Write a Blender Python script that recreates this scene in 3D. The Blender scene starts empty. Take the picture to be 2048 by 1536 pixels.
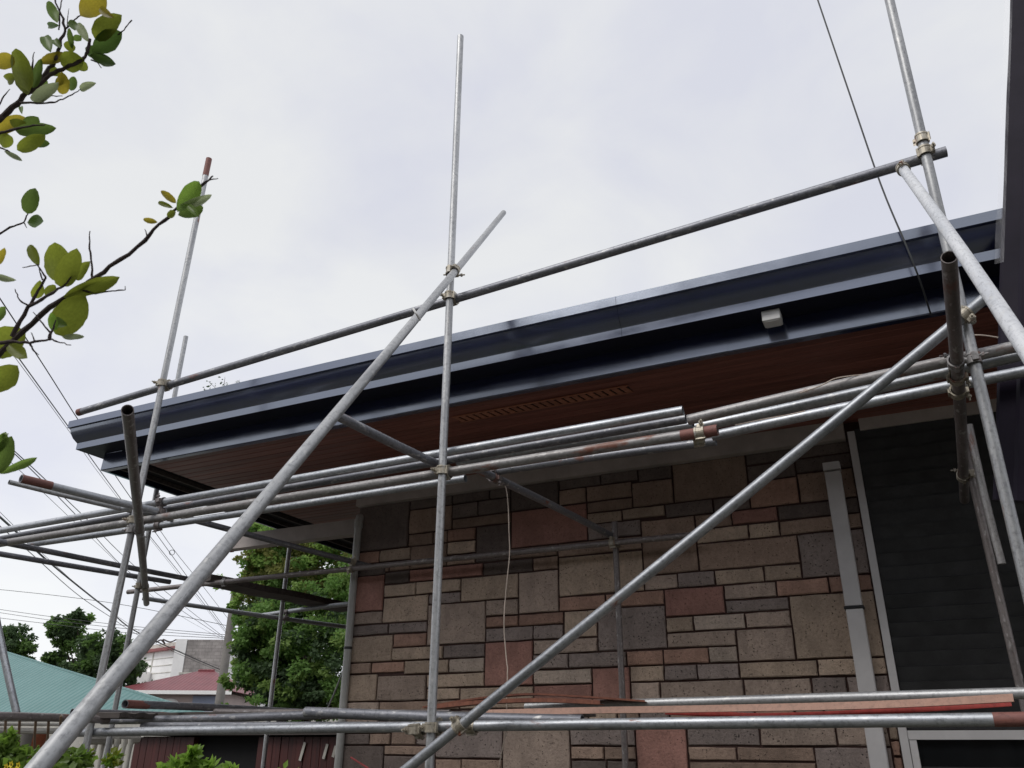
import bpy, bmesh, math, random
from mathutils import Vector, Matrix, noise as mnoise

random.seed(7)
R_ = math.radians
scene = bpy.context.scene
COL = scene.collection
EYE = 1.6                      # camera height above the ground

# ------------------------------------------------------------------ camera
F_PX, CX, CY = 1644.0, 1024.0, 768.0      # focal length and centre, in photograph pixels (2048 wide)
def _basis():
    z = Vector((1049 - CX, CY + 2900, F_PX)).normalized()          # vanishing point of the verticals
    xn = Vector((-2650 - CX, CY - 1480, F_PX))                     # vanishing point of the facade
    xn = (xn - z * xn.dot(z)).normalized()
    X = -xn
    Y = X.cross(z)
    return X, Y, z
AX, AY, AZ = _basis()
def ray(px, py):
    c = Vector(((px - CX) / F_PX, -(py - CY) / F_PX, 1.0))
    return Vector((AX.dot(c), AY.dot(c), AZ.dot(c)))
def at(px, py, X=None, Y=None, Z=None, s=None):
    """world point on the sight line, on the plane X=, Y=, Z= (height above ground) or at depth s"""
    d = ray(px, py)
    if X is not None: t = X / d.x
    elif Y is not None: t = Y / d.y
    elif Z is not None: t = (Z - EYE) / d.z
    else: t = s
    return Vector((d.x * t, d.y * t, d.z * t + EYE))
right = Vector((AX.x, AY.x, AZ.x)); up = Vector((AX.y, AY.y, AZ.y)); fwd = Vector((AX.z, AY.z, AZ.z))
cam_d = bpy.data.cameras.new('camera')
cam_d.sensor_fit = 'HORIZONTAL'; cam_d.sensor_width = 36.0
cam_d.lens = F_PX / 2048 * 36.0
cam_d.clip_start = 0.05; cam_d.clip_end = 2000
cam_d.dof.use_dof = True; cam_d.dof.focus_distance = 6.0; cam_d.dof.aperture_fstop = 14.0
cam = bpy.data.objects.new('camera', cam_d); COL.objects.link(cam)
m = Matrix.Identity(4)
for i in range(3):
    m[i][0] = right[i]; m[i][1] = up[i]; m[i][2] = -fwd[i]
m[2][3] = EYE
cam.matrix_world = m
scene.camera = cam

# ------------------------------------------------------------------ sky, sun, exposure
SUN_EL, SUN_AZ = 50.0, 205.0
w = bpy.data.worlds.new('World'); scene.world = w; w.use_nodes = True
nt = w.node_tree; nt.nodes.clear()
def N(tree, typ, **kw):
    n = tree.nodes.new(typ)
    for k, v in kw.items(): setattr(n, k, v)
    return n
L = nt.links.new
wo = N(nt, 'ShaderNodeOutputWorld'); mixs = N(nt, 'ShaderNodeMixShader'); mixs.inputs[0].default_value = 0.93
sky = N(nt, 'ShaderNodeTexSky', sky_type='NISHITA'); sky.sun_disc = False
sky.sun_elevation = R_(SUN_EL); sky.sun_rotation = R_(SUN_AZ)
bg1 = N(nt, 'ShaderNodeBackground'); bg1.inputs[1].default_value = 0.1; L(sky.outputs[0], bg1.inputs[0])
tc = N(nt, 'ShaderNodeTexCoord')
mp = N(nt, 'ShaderNodeMapping'); mp.inputs['Scale'].default_value = (1.0, 1.0, 1.6); L(tc.outputs['Generated'], mp.inputs[0])
nz = N(nt, 'ShaderNodeTexNoise'); nz.inputs['Scale'].default_value = 3.1; nz.inputs['Detail'].default_value = 7; nz.inputs['Roughness'].default_value = 0.52
nz.inputs['Distortion'].default_value = 0.35
L(mp.outputs[0], nz.inputs['Vector'])
rmp = N(nt, 'ShaderNodeValToRGB')
e = rmp.color_ramp.elements
e[0].position = 0.34; e[0].color = (0.715, 0.73, 0.81, 1)
e[1].position = 0.60; e[1].color = (0.83, 0.84, 0.85, 1)
L(nz.outputs['Fac'], rmp.inputs[0])
sep = N(nt, 'ShaderNodeSeparateXYZ'); L(tc.outputs['Generated'], sep.inputs[0])
mr = N(nt, 'ShaderNodeMapRange'); mr.inputs['From Min'].default_value = 0.0; mr.inputs['From Max'].default_value = 0.55
mr.inputs['To Min'].default_value = 1.24; mr.inputs['To Max'].default_value = 1.03
L(sep.outputs['Z'], mr.inputs[0])
bg2 = N(nt, 'ShaderNodeBackground'); L(rmp.outputs[0], bg2.inputs[0]); L(mr.outputs[0], bg2.inputs[1])
L(bg1.outputs[0], mixs.inputs[1]); L(bg2.outputs[0], mixs.inputs[2]); L(mixs.outputs[0], wo.inputs[0])

sun_d = bpy.data.lights.new('sun', 'SUN'); sun_d.energy = 1.5; sun_d.angle = R_(30); sun_d.color = (1.0, 0.97, 0.93)
sun = bpy.data.objects.new('sun', sun_d); COL.objects.link(sun)
sd = Vector((math.sin(R_(SUN_AZ)) * math.cos(R_(SUN_EL)), math.cos(R_(SUN_AZ)) * math.cos(R_(SUN_EL)), math.sin(R_(SUN_EL))))
sun.rotation_euler = (-sd).to_track_quat('-Z', 'Y').to_euler()
vs = scene.view_settings
vs.view_transform = 'Standard'; vs.look = 'None'; vs.exposure = 0.0; vs.gamma = 1.0; vs.use_curve_mapping = False

# ------------------------------------------------------------------ materials
MAT = {}
def newmat(name):
    mt = bpy.data.materials.new(name); mt.use_nodes = True
    t = mt.node_tree; b = t.nodes['Principled BSDF']
    MAT[name] = mt
    return mt, t, b
def objvec(t, scale=(1, 1, 1), rnd=True):
    c = N(t, 'ShaderNodeTexCoord'); mpp = N(t, 'ShaderNodeMapping'); mpp.inputs['Scale'].default_value = scale
    if rnd:
        oi = N(t, 'ShaderNodeObjectInfo'); mul = N(t, 'ShaderNodeMath', operation='MULTIPLY'); mul.inputs[1].default_value = 53.0
        t.links.new(oi.outputs['Random'], mul.inputs[0])
        add = N(t, 'ShaderNodeVectorMath', operation='ADD')
        t.links.new(c.outputs['Object'], mpp.inputs[0]); t.links.new(mpp.outputs[0], add.inputs[0]); t.links.new(mul.outputs[0], add.inputs[1])
        return add.outputs[0]
    t.links.new(c.outputs['Object'], mpp.inputs[0])
    return mpp.outputs[0]
def noise(t, vec, scale, detail=5, rough=0.55, dist=0.0):
    n = N(t, 'ShaderNodeTexNoise'); n.inputs['Scale'].default_value = scale; n.inputs['Detail'].default_value = detail
    n.inputs['Roughness'].default_value = rough; n.inputs['Distortion'].default_value = dist
    if vec: t.links.new(vec, n.inputs['Vector'])
    return n.outputs['Fac']
def ramp(t, fac, stops):
    r = N(t, 'ShaderNodeValToRGB'); el = r.color_ramp.elements
    while len(el) < len(stops): el.new(0.5)
    for k, (p, c) in enumerate(stops):
        el[k].position = p; el[k].color = (c[0], c[1], c[2], 1) if not isinstance(c, (int, float)) else (c, c, c, 1)
    t.links.new(fac, r.inputs[0])
    return r.outputs[0]
def mix(t, fac, a, b, mode='MIX'):
    mm = N(t, 'ShaderNodeMix', data_type='RGBA', blend_type=mode)
    if isinstance(fac, (int, float)): mm.inputs[0].default_value = fac
    else: t.links.new(fac, mm.inputs[0])
    for k, v in ((6, a), (7, b)):
        if isinstance(v, tuple): mm.inputs[k].default_value = (v[0], v[1], v[2], 1)
        else: t.links.new(v, mm.inputs[k])
    return mm.outputs[2]
def bump(t, b, h, strength=0.3, dist=0.01):
    bp = N(t, 'ShaderNodeBump'); bp.inputs['Strength'].default_value = strength; bp.inputs['Distance'].default_value = dist
    t.links.new(h, bp.inputs['Height']); t.links.new(bp.outputs[0], b.inputs['Normal'])
def objrand(t, lo, hi):
    oi = N(t, 'ShaderNodeObjectInfo'); m2 = N(t, 'ShaderNodeMapRange'); m2.inputs['To Min'].default_value = lo; m2.inputs['To Max'].default_value = hi
    t.links.new(oi.outputs['Random'], m2.inputs[0]); return m2.outputs[0]
def scaled(t, col, val):
    h = N(t, 'ShaderNodeHueSaturation'); t.links.new(col, h.inputs['Color']); t.links.new(val, h.inputs['Value']); return h.outputs[0]

def mat_metal(name, light, dark, rust=0.0, rustcol=(0.16, 0.055, 0.03), metallic=0.7, rough=0.42, vary=0.12):
    mt, t, b = newmat(name)
    v = objvec(t, (22, 22, 2.2)); v2 = objvec(t, (1, 1, 1))
    streak = noise(t, v, 1.0, 6, 0.6)
    blot = noise(t, v2, 48, 6, 0.66)
    c = ramp(t, streak, [(0.34, dark), (0.62, light)])
    c = mix(t, ramp(t, blot, [(0.34, 0.6), (0.50, 0.0)]), c, tuple(x * 0.62 for x in dark))
    white = noise(t, objvec(t, (1, 1, .45)), 38, 4, 0.5)
    if metallic > 0: c = mix(t, ramp(t, white, [(0.60, 0.0), (0.70, 0.55)]), c, (0.66, 0.65, 0.63))
    scr = noise(t, objvec(t, (3, 3, 0.5)), 60, 3, 0.7)
    c = mix(t, ramp(t, scr, [(0.30, 0.7), (0.40, 0.0)]), c, tuple(x * 0.45 for x in dark))
    if rust > 0:
        rn = noise(t, objvec(t, (1, 1, 0.35)), 7.0, 6, 0.65)
        f = ramp(t, rn, [(0.66 - 0.26 * rust, 0.0), (0.72 - 0.22 * rust, 1.0)])
        rc = mix(t, noise(t, v2, 60, 3), rustcol, tuple(min(1, x * 2.0) for x in rustcol))
        c = mix(t, f, c, rc)
        mm = N(t, 'ShaderNodeMapRange'); mm.inputs['To Min'].default_value = metallic; mm.inputs['To Max'].default_value = 0.0
        t.links.new(f, mm.inputs[0]); t.links.new(mm.outputs[0], b.inputs['Metallic'])
    else:
        b.inputs['Metallic'].default_value = metallic
    c = scaled(t, c, objrand(t, 1 - vary, 1 + vary))
    t.links.new(c, b.inputs['Base Color'])
    rr = N(t, 'ShaderNodeMapRange'); rr.inputs['To Min'].default_value = rough - 0.12; rr.inputs['To Max'].default_value = rough + 0.2
    t.links.new(blot, rr.inputs[0]); t.links.new(rr.outputs[0], b.inputs['Roughness'])
    bump(t, b, blot, 0.12, 0.002)
    return mt
mat_metal('galv', (0.50, 0.52, 0.55), (0.31, 0.325, 0.35), rust=0.06)
mat_metal('galv_light', (0.52, 0.525, 0.53), (0.34, 0.345, 0.355), rust=0.03, metallic=0.55)
mat_metal('galv_dark', (0.28, 0.285, 0.31), (0.17, 0.175, 0.20), rust=0.12, metallic=0.5)
mat_metal('galv_rusty', (0.42, 0.41, 0.41), (0.26, 0.245, 0.24), rust=0.40, rustcol=(0.15, 0.065, 0.045), metallic=0.35)
mat_metal('galv_brown', (0.28, 0.25, 0.245), (0.17, 0.145, 0.14), rust=0.16, rustcol=(0.11, 0.06, 0.05), metallic=0.3)
mat_metal('tube_white', (0.80, 0.81, 0.83), (0.62, 0.64, 0.68), rust=0.0, metallic=0.2, rough=0.5)
mat_metal('zinc', (0.54, 0.49, 0.40), (0.33, 0.295, 0.235), rust=0.25, metallic=0.45, rough=0.42)
mat_metal('red_end', (0.27, 0.115, 0.095), (0.19, 0.08, 0.068), rust=0.2, metallic=0.0, rough=0.6)
mat_metal('oxide_red', (0.42, 0.04, 0.03), (0.30, 0.025, 0.02), rust=0.0, metallic=0.0, rough=0.45)
mat_metal('oxide_salmon', (0.47, 0.275, 0.205), (0.40, 0.23, 0.17), rust=0.0, metallic=0.0, rough=0.6)
mat_metal('oxide_brown', (0.26, 0.10, 0.06), (0.16, 0.055, 0.035), rust=0.3, metallic=0.0, rough=0.6)

def mat_plain(name, col, rough=0.6, metallic=0.0, vary=0.06, nscale=8.0, amt=0.25, bmp=0.1, ior=None):
    mt, t, b = newmat(name)
    v = objvec(t)
    n1 = noise(t, v, nscale, 6, 0.6); n2 = noise(t, v, nscale * 9, 4, 0.6)
    c = ramp(t, n1, [(0.3, tuple(x * (1 - amt) for x in col)), (0.7, tuple(min(1, x * (1 + amt * 0.6)) for x in col))])
    c = mix(t, ramp(t, n2, [(0.3, 0.35), (0.5, 0.0)]), c, tuple(x * (1 - amt) for x in col))
    c = scaled(t, c, objrand(t, 1 - vary, 1 + vary))
    t.links.new(c, b.inputs['Base Color']); b.inputs['Roughness'].default_value = rough; b.inputs['Metallic'].default_value = metallic
    if ior: b.inputs['IOR'].default_value = ior
    if bmp: bump(t, b, n2, bmp, 0.003)
    return mt

def mat_stone(name, col, pit=0.5, hue=0.0):
    mt, t, b = newmat(name)
    v = objvec(t)
    big = noise(t, v, 5, 4, 0.6); med = noise(t, v, 45, 5, 0.65); fine = noise(t, v, 190, 3, 0.6)
    c = ramp(t, big, [(0.25, tuple(x * 0.80 for x in col)), (0.75, tuple(x * 1.18 for x in col))])
    c = mix(t, ramp(t, med, [(0.34, 0.5), (0.50, 0.0)]), c, tuple(x * 0.55 for x in col))
    c = mix(t, ramp(t, fine, [(0.55, 0.0), (0.70, 0.45)]), c, tuple(min(1, x * 1.75) for x in col))
    vor = N(t, 'ShaderNodeTexVoronoi'); vor.inputs['Scale'].default_value = 44; vor.inputs['Randomness'].default_value = 1.0
    t.links.new(v, vor.inputs['Vector'])
    pits = ramp(t, vor.outputs['Distance'], [(0.06 + 0.10 * pit, 1.0), (0.16 + 0.12 * pit, 0.0)])
    gate = ramp(t, noise(t, v, 16, 2), [(0.50 - 0.08 * pit, 0.0), (0.56, 1.0)])
    pf = N(t, 'ShaderNodeMath', operation='MULTIPLY'); t.links.new(pits, pf.inputs[0]); t.links.new(gate, pf.inputs[1])
    c = mix(t, pf.outputs[0], c, tuple(x * 0.22 for x in col))
    dirt = ramp(t, noise(t, objvec(t, (1, 1, .5)), 9, 6, 0.7), [(0.36, 0.5), (0.54, 0.0)])
    c = mix(t, dirt, c, tuple(x * 0.62 for x in col))
    c = scaled(t, c, objrand(t, 0.92, 1.38))
    hs = c.node; 
    t.links.new(c, b.inputs['Base Color']); b.inputs['Roughness'].default_value = 0.85
    hgt = N(t, 'ShaderNodeMath', operation='SUBTRACT'); t.links.new(med, hgt.inputs[0]); t.links.new(pf.outputs[0], hgt.inputs[1])
    bump(t, b, hgt.outputs[0], 0.9, 0.012)
    return mt
mat_stone('stone_tan', (0.45, 0.345, 0.265), 0.6)
mat_stone('stone_light', (0.48, 0.39, 0.325), 0.5)
mat_stone('stone_greytan', (0.40, 0.31, 0.255), 0.7)
mat_stone('stone_grey', (0.265, 0.215, 0.195), 0.9)
mat_stone('stone_red', (0.355, 0.185, 0.15), 0.3)
mat_stone('stone_orange', (0.37, 0.225, 0.17), 0.35)
mat_stone('stone_brown', (0.31, 0.22, 0.17), 0.5)
mat_stone('stone_dark', (0.15, 0.118, 0.105), 0.5)
mat_plain('mortar', (0.07, 0.036, 0.03), 0.9, bmp=0.4, nscale=30)

# dark navy pre-painted sheet metal: glossy, so that its faces show the sky or the ground
def mat_navy(name, col, rough, ior):
    mt, t, b = newmat(name)
    v = objvec(t, (1, 1, 1), False)
    n1 = noise(t, v, 3.5, 5, 0.6); n2 = noise(t, v, 120, 2, 0.6)
    c = ramp(t, n1, [(0.3, tuple(x * 0.8 for x in col)), (0.7, tuple(x * 1.25 for x in col))])
    t.links.new(c, b.inputs['Base Color'])
    rr = N(t, 'ShaderNodeMapRange'); rr.inputs['To Min'].default_value = rough - 0.08; rr.inputs['To Max'].default_value = rough + 0.12
    t.links.new(n1, rr.inputs[0]); t.links.new(rr.outputs[0], b.inputs['Roughness'])
    b.inputs['IOR'].default_value = ior
    bump(t, b, noise(t, objvec(t, (0.6, 2, 2), False), 1.4, 2, 0.5), 0.02, 0.01)
mat_navy('navy', (0.008, 0.012, 0.055), 0.16, 3.1)
MAT['navy'].node_tree.nodes['Principled BSDF'].inputs['Specular Tint'].default_value = (0.82, 0.89, 1.0, 1)
mat_navy('navy_underside_dark', (0.009, 0.010, 0.024), 0.5, 1.35)  # dull, darker copy of the navy: the underside's shade put into the material
mat_navy('navy_panel', (0.014, 0.010, 0.020), 0.34, 1.28)

def mat_wood(name, c1, c2, rough=0.45, axis=(1.2, 26, 26)):
    mt, t, b = newmat(name)
    v = objvec(t, axis)
    g = noise(t, v, 1.0, 7, 0.62, 0.4)
    c = ramp(t, g, [(0.3, c1), (0.68, c2)])
    c = scaled(t, c, objrand(t, 0.82, 1.18))
    t.links.new(c, b.inputs['Base Color']); b.inputs['Roughness'].default_value = rough
    bump(t, b, g, 0.15, 0.003)
mat_wood('soffit_wood', (0.15, 0.05, 0.04), (0.31, 0.118, 0.09), 0.45)
mat_wood('vent_wood', (0.32, 0.12, 0.07), (0.50, 0.21, 0.13), 0.5)
mat_wood('plank_grey', (0.20, 0.18, 0.165), (0.36, 0.33, 0.30), 0.85)
mat_wood('plank_dark', (0.06, 0.052, 0.05), (0.13, 0.11, 0.10), 0.85)
mat_wood('maroon', (0.045, 0.011, 0.010), (0.10, 0.022, 0.018), 0.55, (26, 26, 1.2))
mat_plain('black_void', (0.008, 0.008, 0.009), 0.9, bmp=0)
mat_plain('beam_paint', (0.52, 0.465, 0.44), 0.7, nscale=3)
mat_plain('white_paint', (0.62, 0.60, 0.60), 0.5, nscale=3, amt=0.12)
mat_plain('white_bright', (0.82, 0.81, 0.79), 0.45, nscale=3, amt=0.06)
mat_plain('pvc', (0.46, 0.46, 0.44), 0.45, nscale=4, amt=0.2)
mat_plain('louvre', (0.034, 0.034, 0.036), 0.5, nscale=6, amt=0.45)
mat_plain('strap_black', (0.012, 0.012, 0.013), 0.5, bmp=0)
mat_plain('blocker_dark', (0.085, 0.082, 0.075), 0.9, nscale=1)  # wall of the added unseen house, kept dark for the gutter reflections
mat_plain('cable', (0.05, 0.053, 0.055), 0.6, bmp=0)
mat_plain('string', (0.62, 0.52, 0.44), 0.8, bmp=0)
mat_plain('ground', (0.075, 0.072, 0.055), 0.95, nscale=1.2)
mat_plain('road', (0.10, 0.10, 0.10), 0.95, nscale=1.5)
mat_plain('concrete_white', (0.88, 0.87, 0.86), 0.8, nscale=0.6, amt=0.14)
mat_plain('concrete_pale', (0.56, 0.54, 0.49), 0.85, nscale=3, amt=0.3)
mat_plain('blue_paint', (0.30, 0.34, 0.46), 0.7, nscale=1, amt=0.15)
mat_plain('pink_paint', (0.52, 0.42, 0.40), 0.7, nscale=1, amt=0.15)
mat_plain('parapet_red', (0.26, 0.09, 0.09), 0.7, nscale=1)
mat_plain('pole_concrete', (0.22, 0.205, 0.19), 0.9, nscale=2)
mat_plain('bark', (0.085, 0.06, 0.052), 0.9, nscale=30, bmp=0.5)
mat_plain('twig', (0.07, 0.05, 0.048), 0.85, nscale=40, bmp=0.4)
mat_plain('wire_fence', (0.22, 0.15, 0.10), 0.8)
mat_plain('flower', (0.75, 0.62, 0.04), 0.6, bmp=0)
mat_plain('orange_pot', (0.34, 0.10, 0.045), 0.75)
mat_plain('red_paint', (0.34, 0.05, 0.05), 0.6)
mat_plain('glass_dark', (0.01, 0.011, 0.012), 0.12, bmp=0)

def mat_corr(name, c1, c2, axis, scale):
    mt, t, b = newmat(name)
    wv = N(t, 'ShaderNodeTexWave', wave_type='BANDS', bands_direction=axis); wv.inputs['Scale'].default_value = scale
    c0 = N(t, 'ShaderNodeTexCoord'); t.links.new(c0.outputs['Object'], wv.inputs['Vector'])
    n1 = noise(t, objvec(t, (1, 1, 1), False), 1.1, 5, 0.6)
    c = ramp(t, n1, [(0.3, c1), (0.7, c2)])
    t.links.new(c, b.inputs['Base Color']); b.inputs['Roughness'].default_value = 0.45
    bump(t, b, wv.outputs['Fac'], 0.5, 0.03)
mat_corr('teal_roof', (0.085, 0.20, 0.19), (0.12, 0.25, 0.24), 'X', 2.2)
mat_corr('red_roof', (0.15, 0.032, 0.038), (0.215, 0.052, 0.06), 'X', 1.6)

# concrete hollow-block wall far away
mt, t, b = newmat('hollow_block')
br = N(t, 'ShaderNodeTexBrick'); br.inputs['Scale'].default_value = 1.0
br.inputs['Brick Width'].default_value = 0.42; br.inputs['Row Height'].default_value = 0.21; br.inputs['Mortar Size'].default_value = 0.015
br.inputs['Color1'].default_value = (0.30, 0.275, 0.265, 1); br.inputs['Color2'].default_value = (0.38, 0.35, 0.335, 1); br.inputs['Mortar'].default_value = (0.25, 0.23, 0.22, 1)
c0 = N(t, 'ShaderNodeTexCoord'); rot = N(t, 'ShaderNodeMapping'); rot.inputs['Rotation'].default_value = (R_(90), 0, 0)
t.links.new(c0.outputs['Object'], rot.inputs[0]); t.links.new(rot.outputs[0], br.inputs['Vector'])
st = ramp(t, noise(t, objvec(t, (1, 1, 1), False), 0.8, 6, 0.7), [(0.35, 0.6), (0.6, 1.1)])
t.links.new(mix(t, 1.0, br.outputs['Color'], st, 'MULTIPLY'), b.inputs['Base Color']); b.inputs['Roughness'].default_value = 0.95

def mat_leaf(name, col, trans=0.45, rough=0.45, spots=False, vary=0.25):
    mt, t, b = newmat(name)
    out = t.nodes['Material Output']
    v = objvec(t)
    n1 = noise(t, v, 14, 5, 0.6)
    c = ramp(t, n1, [(0.3, tuple(x * 0.84 for x in col)), (0.7, tuple(min(1, x * 1.14) for x in col))])
    if spots:
        n2 = noise(t, v, 55, 4, 0.65)
        c = mix(t, ramp(t, n2, [(0.62, 0.0), (0.72, 0.8)]), c, (0.16, 0.09, 0.02))
    c = scaled(t, c, objrand(t, 1 - vary, 1 + vary))
    b.inputs['Roughness'].default_value = rough
    t.links.new(c, b.inputs['Base Color'])
    tr = N(t, 'ShaderNodeBsdfTranslucent'); t.links.new(scaled_const(t, c, 1.35), tr.inputs[0])
    ms = N(t, 'ShaderNodeMixShader'); ms.inputs[0].default_value = trans
    t.links.new(b.outputs[0], ms.inputs[1]); t.links.new(tr.outputs[0], ms.inputs[2]); t.links.new(ms.outputs[0], out.inputs[0])
def scaled_const(t, col, val):
    h = N(t, 'ShaderNodeHueSaturation'); t.links.new(col, h.inputs['Color']); h.inputs['Value'].default_value = val; return h.outputs[0]
mat_leaf('leaf_green', (0.14, 0.215, 0.045))
mat_leaf('leaf_olive', (0.20, 0.235, 0.03), 0.5)
mat_leaf('leaf_yellow', (0.33, 0.27, 0.03), 0.5, spots=True)
mat_leaf('leaf_pale', (0.33, 0.38, 0.21), 0.4, 0.6)
mat_leaf('leaf_dark', (0.085, 0.15, 0.03), 0.35)
mat_leaf('leaf_lime', (0.20, 0.33, 0.05), 0.5)
mat_leaf('foliage_mid', (0.14, 0.25, 0.06), 0.45, 0.7)
mat_leaf('foliage_dark', (0.065, 0.11, 0.045), 0.35, 0.7)
mat_leaf('foliage_light', (0.24, 0.36, 0.09), 0.45, 0.7)
mat_leaf('foliage_bamboo', (0.30, 0.31, 0.09), 0.45, 0.7)

# thin clear protective film
mt, t, b = newmat('film')
b.inputs['Base Color'].default_value = (0.86, 0.86, 0.9, 1); b.inputs['Roughness'].default_value = 0.25
nn = noise(t, objvec(t, (18, 18, 1.5), False), 1.0, 5, 0.6)
t.links.new(ramp(t, nn, [(0.35, 0.03), (0.75, 0.22)]), b.inputs['Alpha'])

# ------------------------------------------------------------------ mesh helpers
class MB:
    def __init__(s): s.v = []; s.f = []; s.smooth = []
    def quad(s, a, b, c, d, sm=False):
        n = len(s.v); s.v += [tuple(a), tuple(b), tuple(c), tuple(d)]; s.f.append((n, n + 1, n + 2, n + 3)); s.smooth.append(sm)
    def tri(s, a, b, c):
        n = len(s.v); s.v += [tuple(a), tuple(b), tuple(c)]; s.f.append((n, n + 1, n + 2)); s.smooth.append(False)
    def box(s, x0, x1, y0, y1, z0, z1, M=None):
        p = [Vector((x, y, z)) for z in (z0, z1) for y in (y0, y1) for x in (x0, x1)]
        if M: p = [M @ q for q in p]
        n = len(s.v); s.v += [tuple(q) for q in p]
        for f in ((0, 2, 3, 1), (4, 5, 7, 6), (0, 1, 5, 4), (2, 6, 7, 3), (0, 4, 6, 2), (1, 3, 7, 5)):
            s.f.append(tuple(n + k for k in f)); s.smooth.append(False)
    def ring(s, pts): n = len(s.v); s.v += [tuple(p) for p in pts]; return list(range(n, n + len(pts)))
    def bridge(s, a, b, closed=True, sm=True):
        k = len(a)
        for i in range(k if closed else k - 1):
            j = (i + 1) % k; s.f.append((a[i], a[j], b[j], b[i])); s.smooth.append(sm)
    def cap(s, a, rev=False): s.f.append(tuple(reversed(a)) if rev else tuple(a)); s.smooth.append(False)
    def sweep(s, pts, rad, seg=8, caps=True):
        """round bar along a polyline with a radius per point"""
        prev = None; nrm = None
        for i, p in enumerate(pts):
            d = (pts[min(i + 1, len(pts) - 1)] - pts[max(i - 1, 0)]).normalized()
            if nrm is None: nrm = d.orthogonal().normalized()
            nrm = (nrm - d * nrm.dot(d)).normalized(); bn = d.cross(nrm)
            r = rad[i] if isinstance(rad, (list, tuple)) else rad
            rg = s.ring([p + (nrm * math.cos(a) + bn * math.sin(a)) * r for a in [2 * math.pi * k / seg for k in range(seg)]])
            if prev: s.bridge(prev, rg)
            elif caps: s.cap(rg, True)
            prev = rg
        if caps: s.cap(prev)
    def mesh(s, name, mat):
        me = bpy.data.meshes.new(name); me.from_pydata(s.v, [], s.f); me.update()
        me.polygons.foreach_set('use_smooth', s.smooth if len(s.smooth) == len(me.polygons) else [False] * len(me.polygons))
        me.materials.append(MAT[mat]); return me
    def build(s, name, mat, parent=None, M=None, sharp=40):
        me = s.mesh(name, mat)
        if any(s.smooth): me.set_sharp_from_angle(angle=R_(sharp))
        return link(name, me, parent, M)
def link(name, me, parent=None, M=None):
    o = bpy.data.objects.new(name, me); COL.objects.link(o)
    if M is not None: o.matrix_world = M
    if parent is not None:
        o.parent = parent
        if M is not None: o.matrix_parent_inverse = parent_inv(parent)
        else: o.matrix_parent_inverse = parent_inv(parent)
    return o
_W = {}
def parent_inv(p):
    # world matrix of the parent, kept by hand because nothing is evaluated yet
    return wmat(p).inverted()
def wmat(o):
    mw = o.matrix_basis.copy()
    if o.parent is not None: mw = wmat(o.parent) @ o.matrix_parent_inverse @ mw
    return mw
def empty(name, loc=(0, 0, 0)):
    o = bpy.data.objects.new(name, None); COL.objects.link(o); o.location = loc; o.empty_display_size = 0.1
    return o
def tag(o, label=None, cat=None, group=None, kind=None):
    if label: o['label'] = label
    if cat: o['category'] = cat
    if group: o['group'] = group
    if kind: o['kind'] = kind
    return o
def frame(p, d, upv=Vector((0, 0, 1))):
    z = d.normalized()
    if abs(z.dot(upv)) > 0.98: upv = Vector((1, 0, 0))
    x = upv.cross(z).normalized(); y = z.cross(x)
    M = Matrix.Identity(4)
    for i in range(3): M[i][0] = x[i]; M[i][1] = y[i]; M[i][2] = z[i]; M[i][3] = p[i]
    return M

# ------------------------------------------------------------------ scaffold tubes and couplers
TUBES = {}
def tube(key, label, p0, p1, r=0.0243, mat='galv', cat='scaffold tube', name='scaffold_tube', bow=0.007, red0=0, red1=0, ext0=0.0, ext1=0.0, group=None):
    """hollow steel tube from p0 to p1; red0 / red1 = length of a painted end"""
    d = (p1 - p0); u = d.normalized(); p0 = p0 - u * ext0; p1 = p1 + u * ext1
    Ln = (p1 - p0).length; seg = 20; mb = MB(); ri = r - 0.0036
    nseg = max(4, int(Ln / 0.4)); rnd = random.Random(sum(ord(c) for c in key))
    ph = rnd.uniform(0, 6.28); bx, by = math.cos(ph) * bow, math.sin(ph) * bow
    def rg(z, rad):
        k = math.sin(math.pi * min(max(z / Ln, 0), 1))
        return mb.ring([(math.cos(a) * rad + bx * k, math.sin(a) * rad + by * k, z) for a in [2 * math.pi * i / seg for i in range(seg)]])
    prev = None; first = None
    for i in range(nseg + 1):
        cur = rg(Ln * i / nseg, r)
        if prev: mb.bridge(prev, cur)
        else: first = cur
        prev = cur
    inn_last = rg(Ln, ri); mb.bridge(prev, inn_last, sm=False)
    depth = min(0.5, Ln * 0.45)
    a = rg(Ln - depth, ri); mb.bridge(inn_last, a); mb.cap(a)
    inn0 = rg(0, ri); mb.bridge(inn0, first, sm=False)
    a2 = rg(depth, ri); mb.bridge(a2, inn0); mb.cap(a2, True)
    M = frame(p0, u)
    o = mb.build(name, mat, None, M)
    tag(o, label, cat, group)
    for z0, z1 in ((0, red0), (Ln - red1, Ln)):
        if z1 - z0 > 0.005:
            e = MB(); k0 = e.ring([(math.cos(2 * math.pi * i / seg) * (r + 0.0012), math.sin(2 * math.pi * i / seg) * (r + 0.0012), z0 - (0.001 if z0 == 0 else 0)) for i in range(seg)])
            k1 = e.ring([(math.cos(2 * math.pi * i / seg) * (r + 0.0012), math.sin(2 * math.pi * i / seg) * (r + 0.0012), z1 + (0.001 if z1 == Ln else 0)) for i in range(seg)])
            e.bridge(k0, k1); 
            ko = link('painted_end', e.mesh('painted_end', 'red_end'), o, M); ko.matrix_parent_inverse = Matrix.Identity(4); ko.matrix_basis = Matrix.Identity(4)
    TUBES[key] = (p0, p1, r)
    return o
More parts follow.
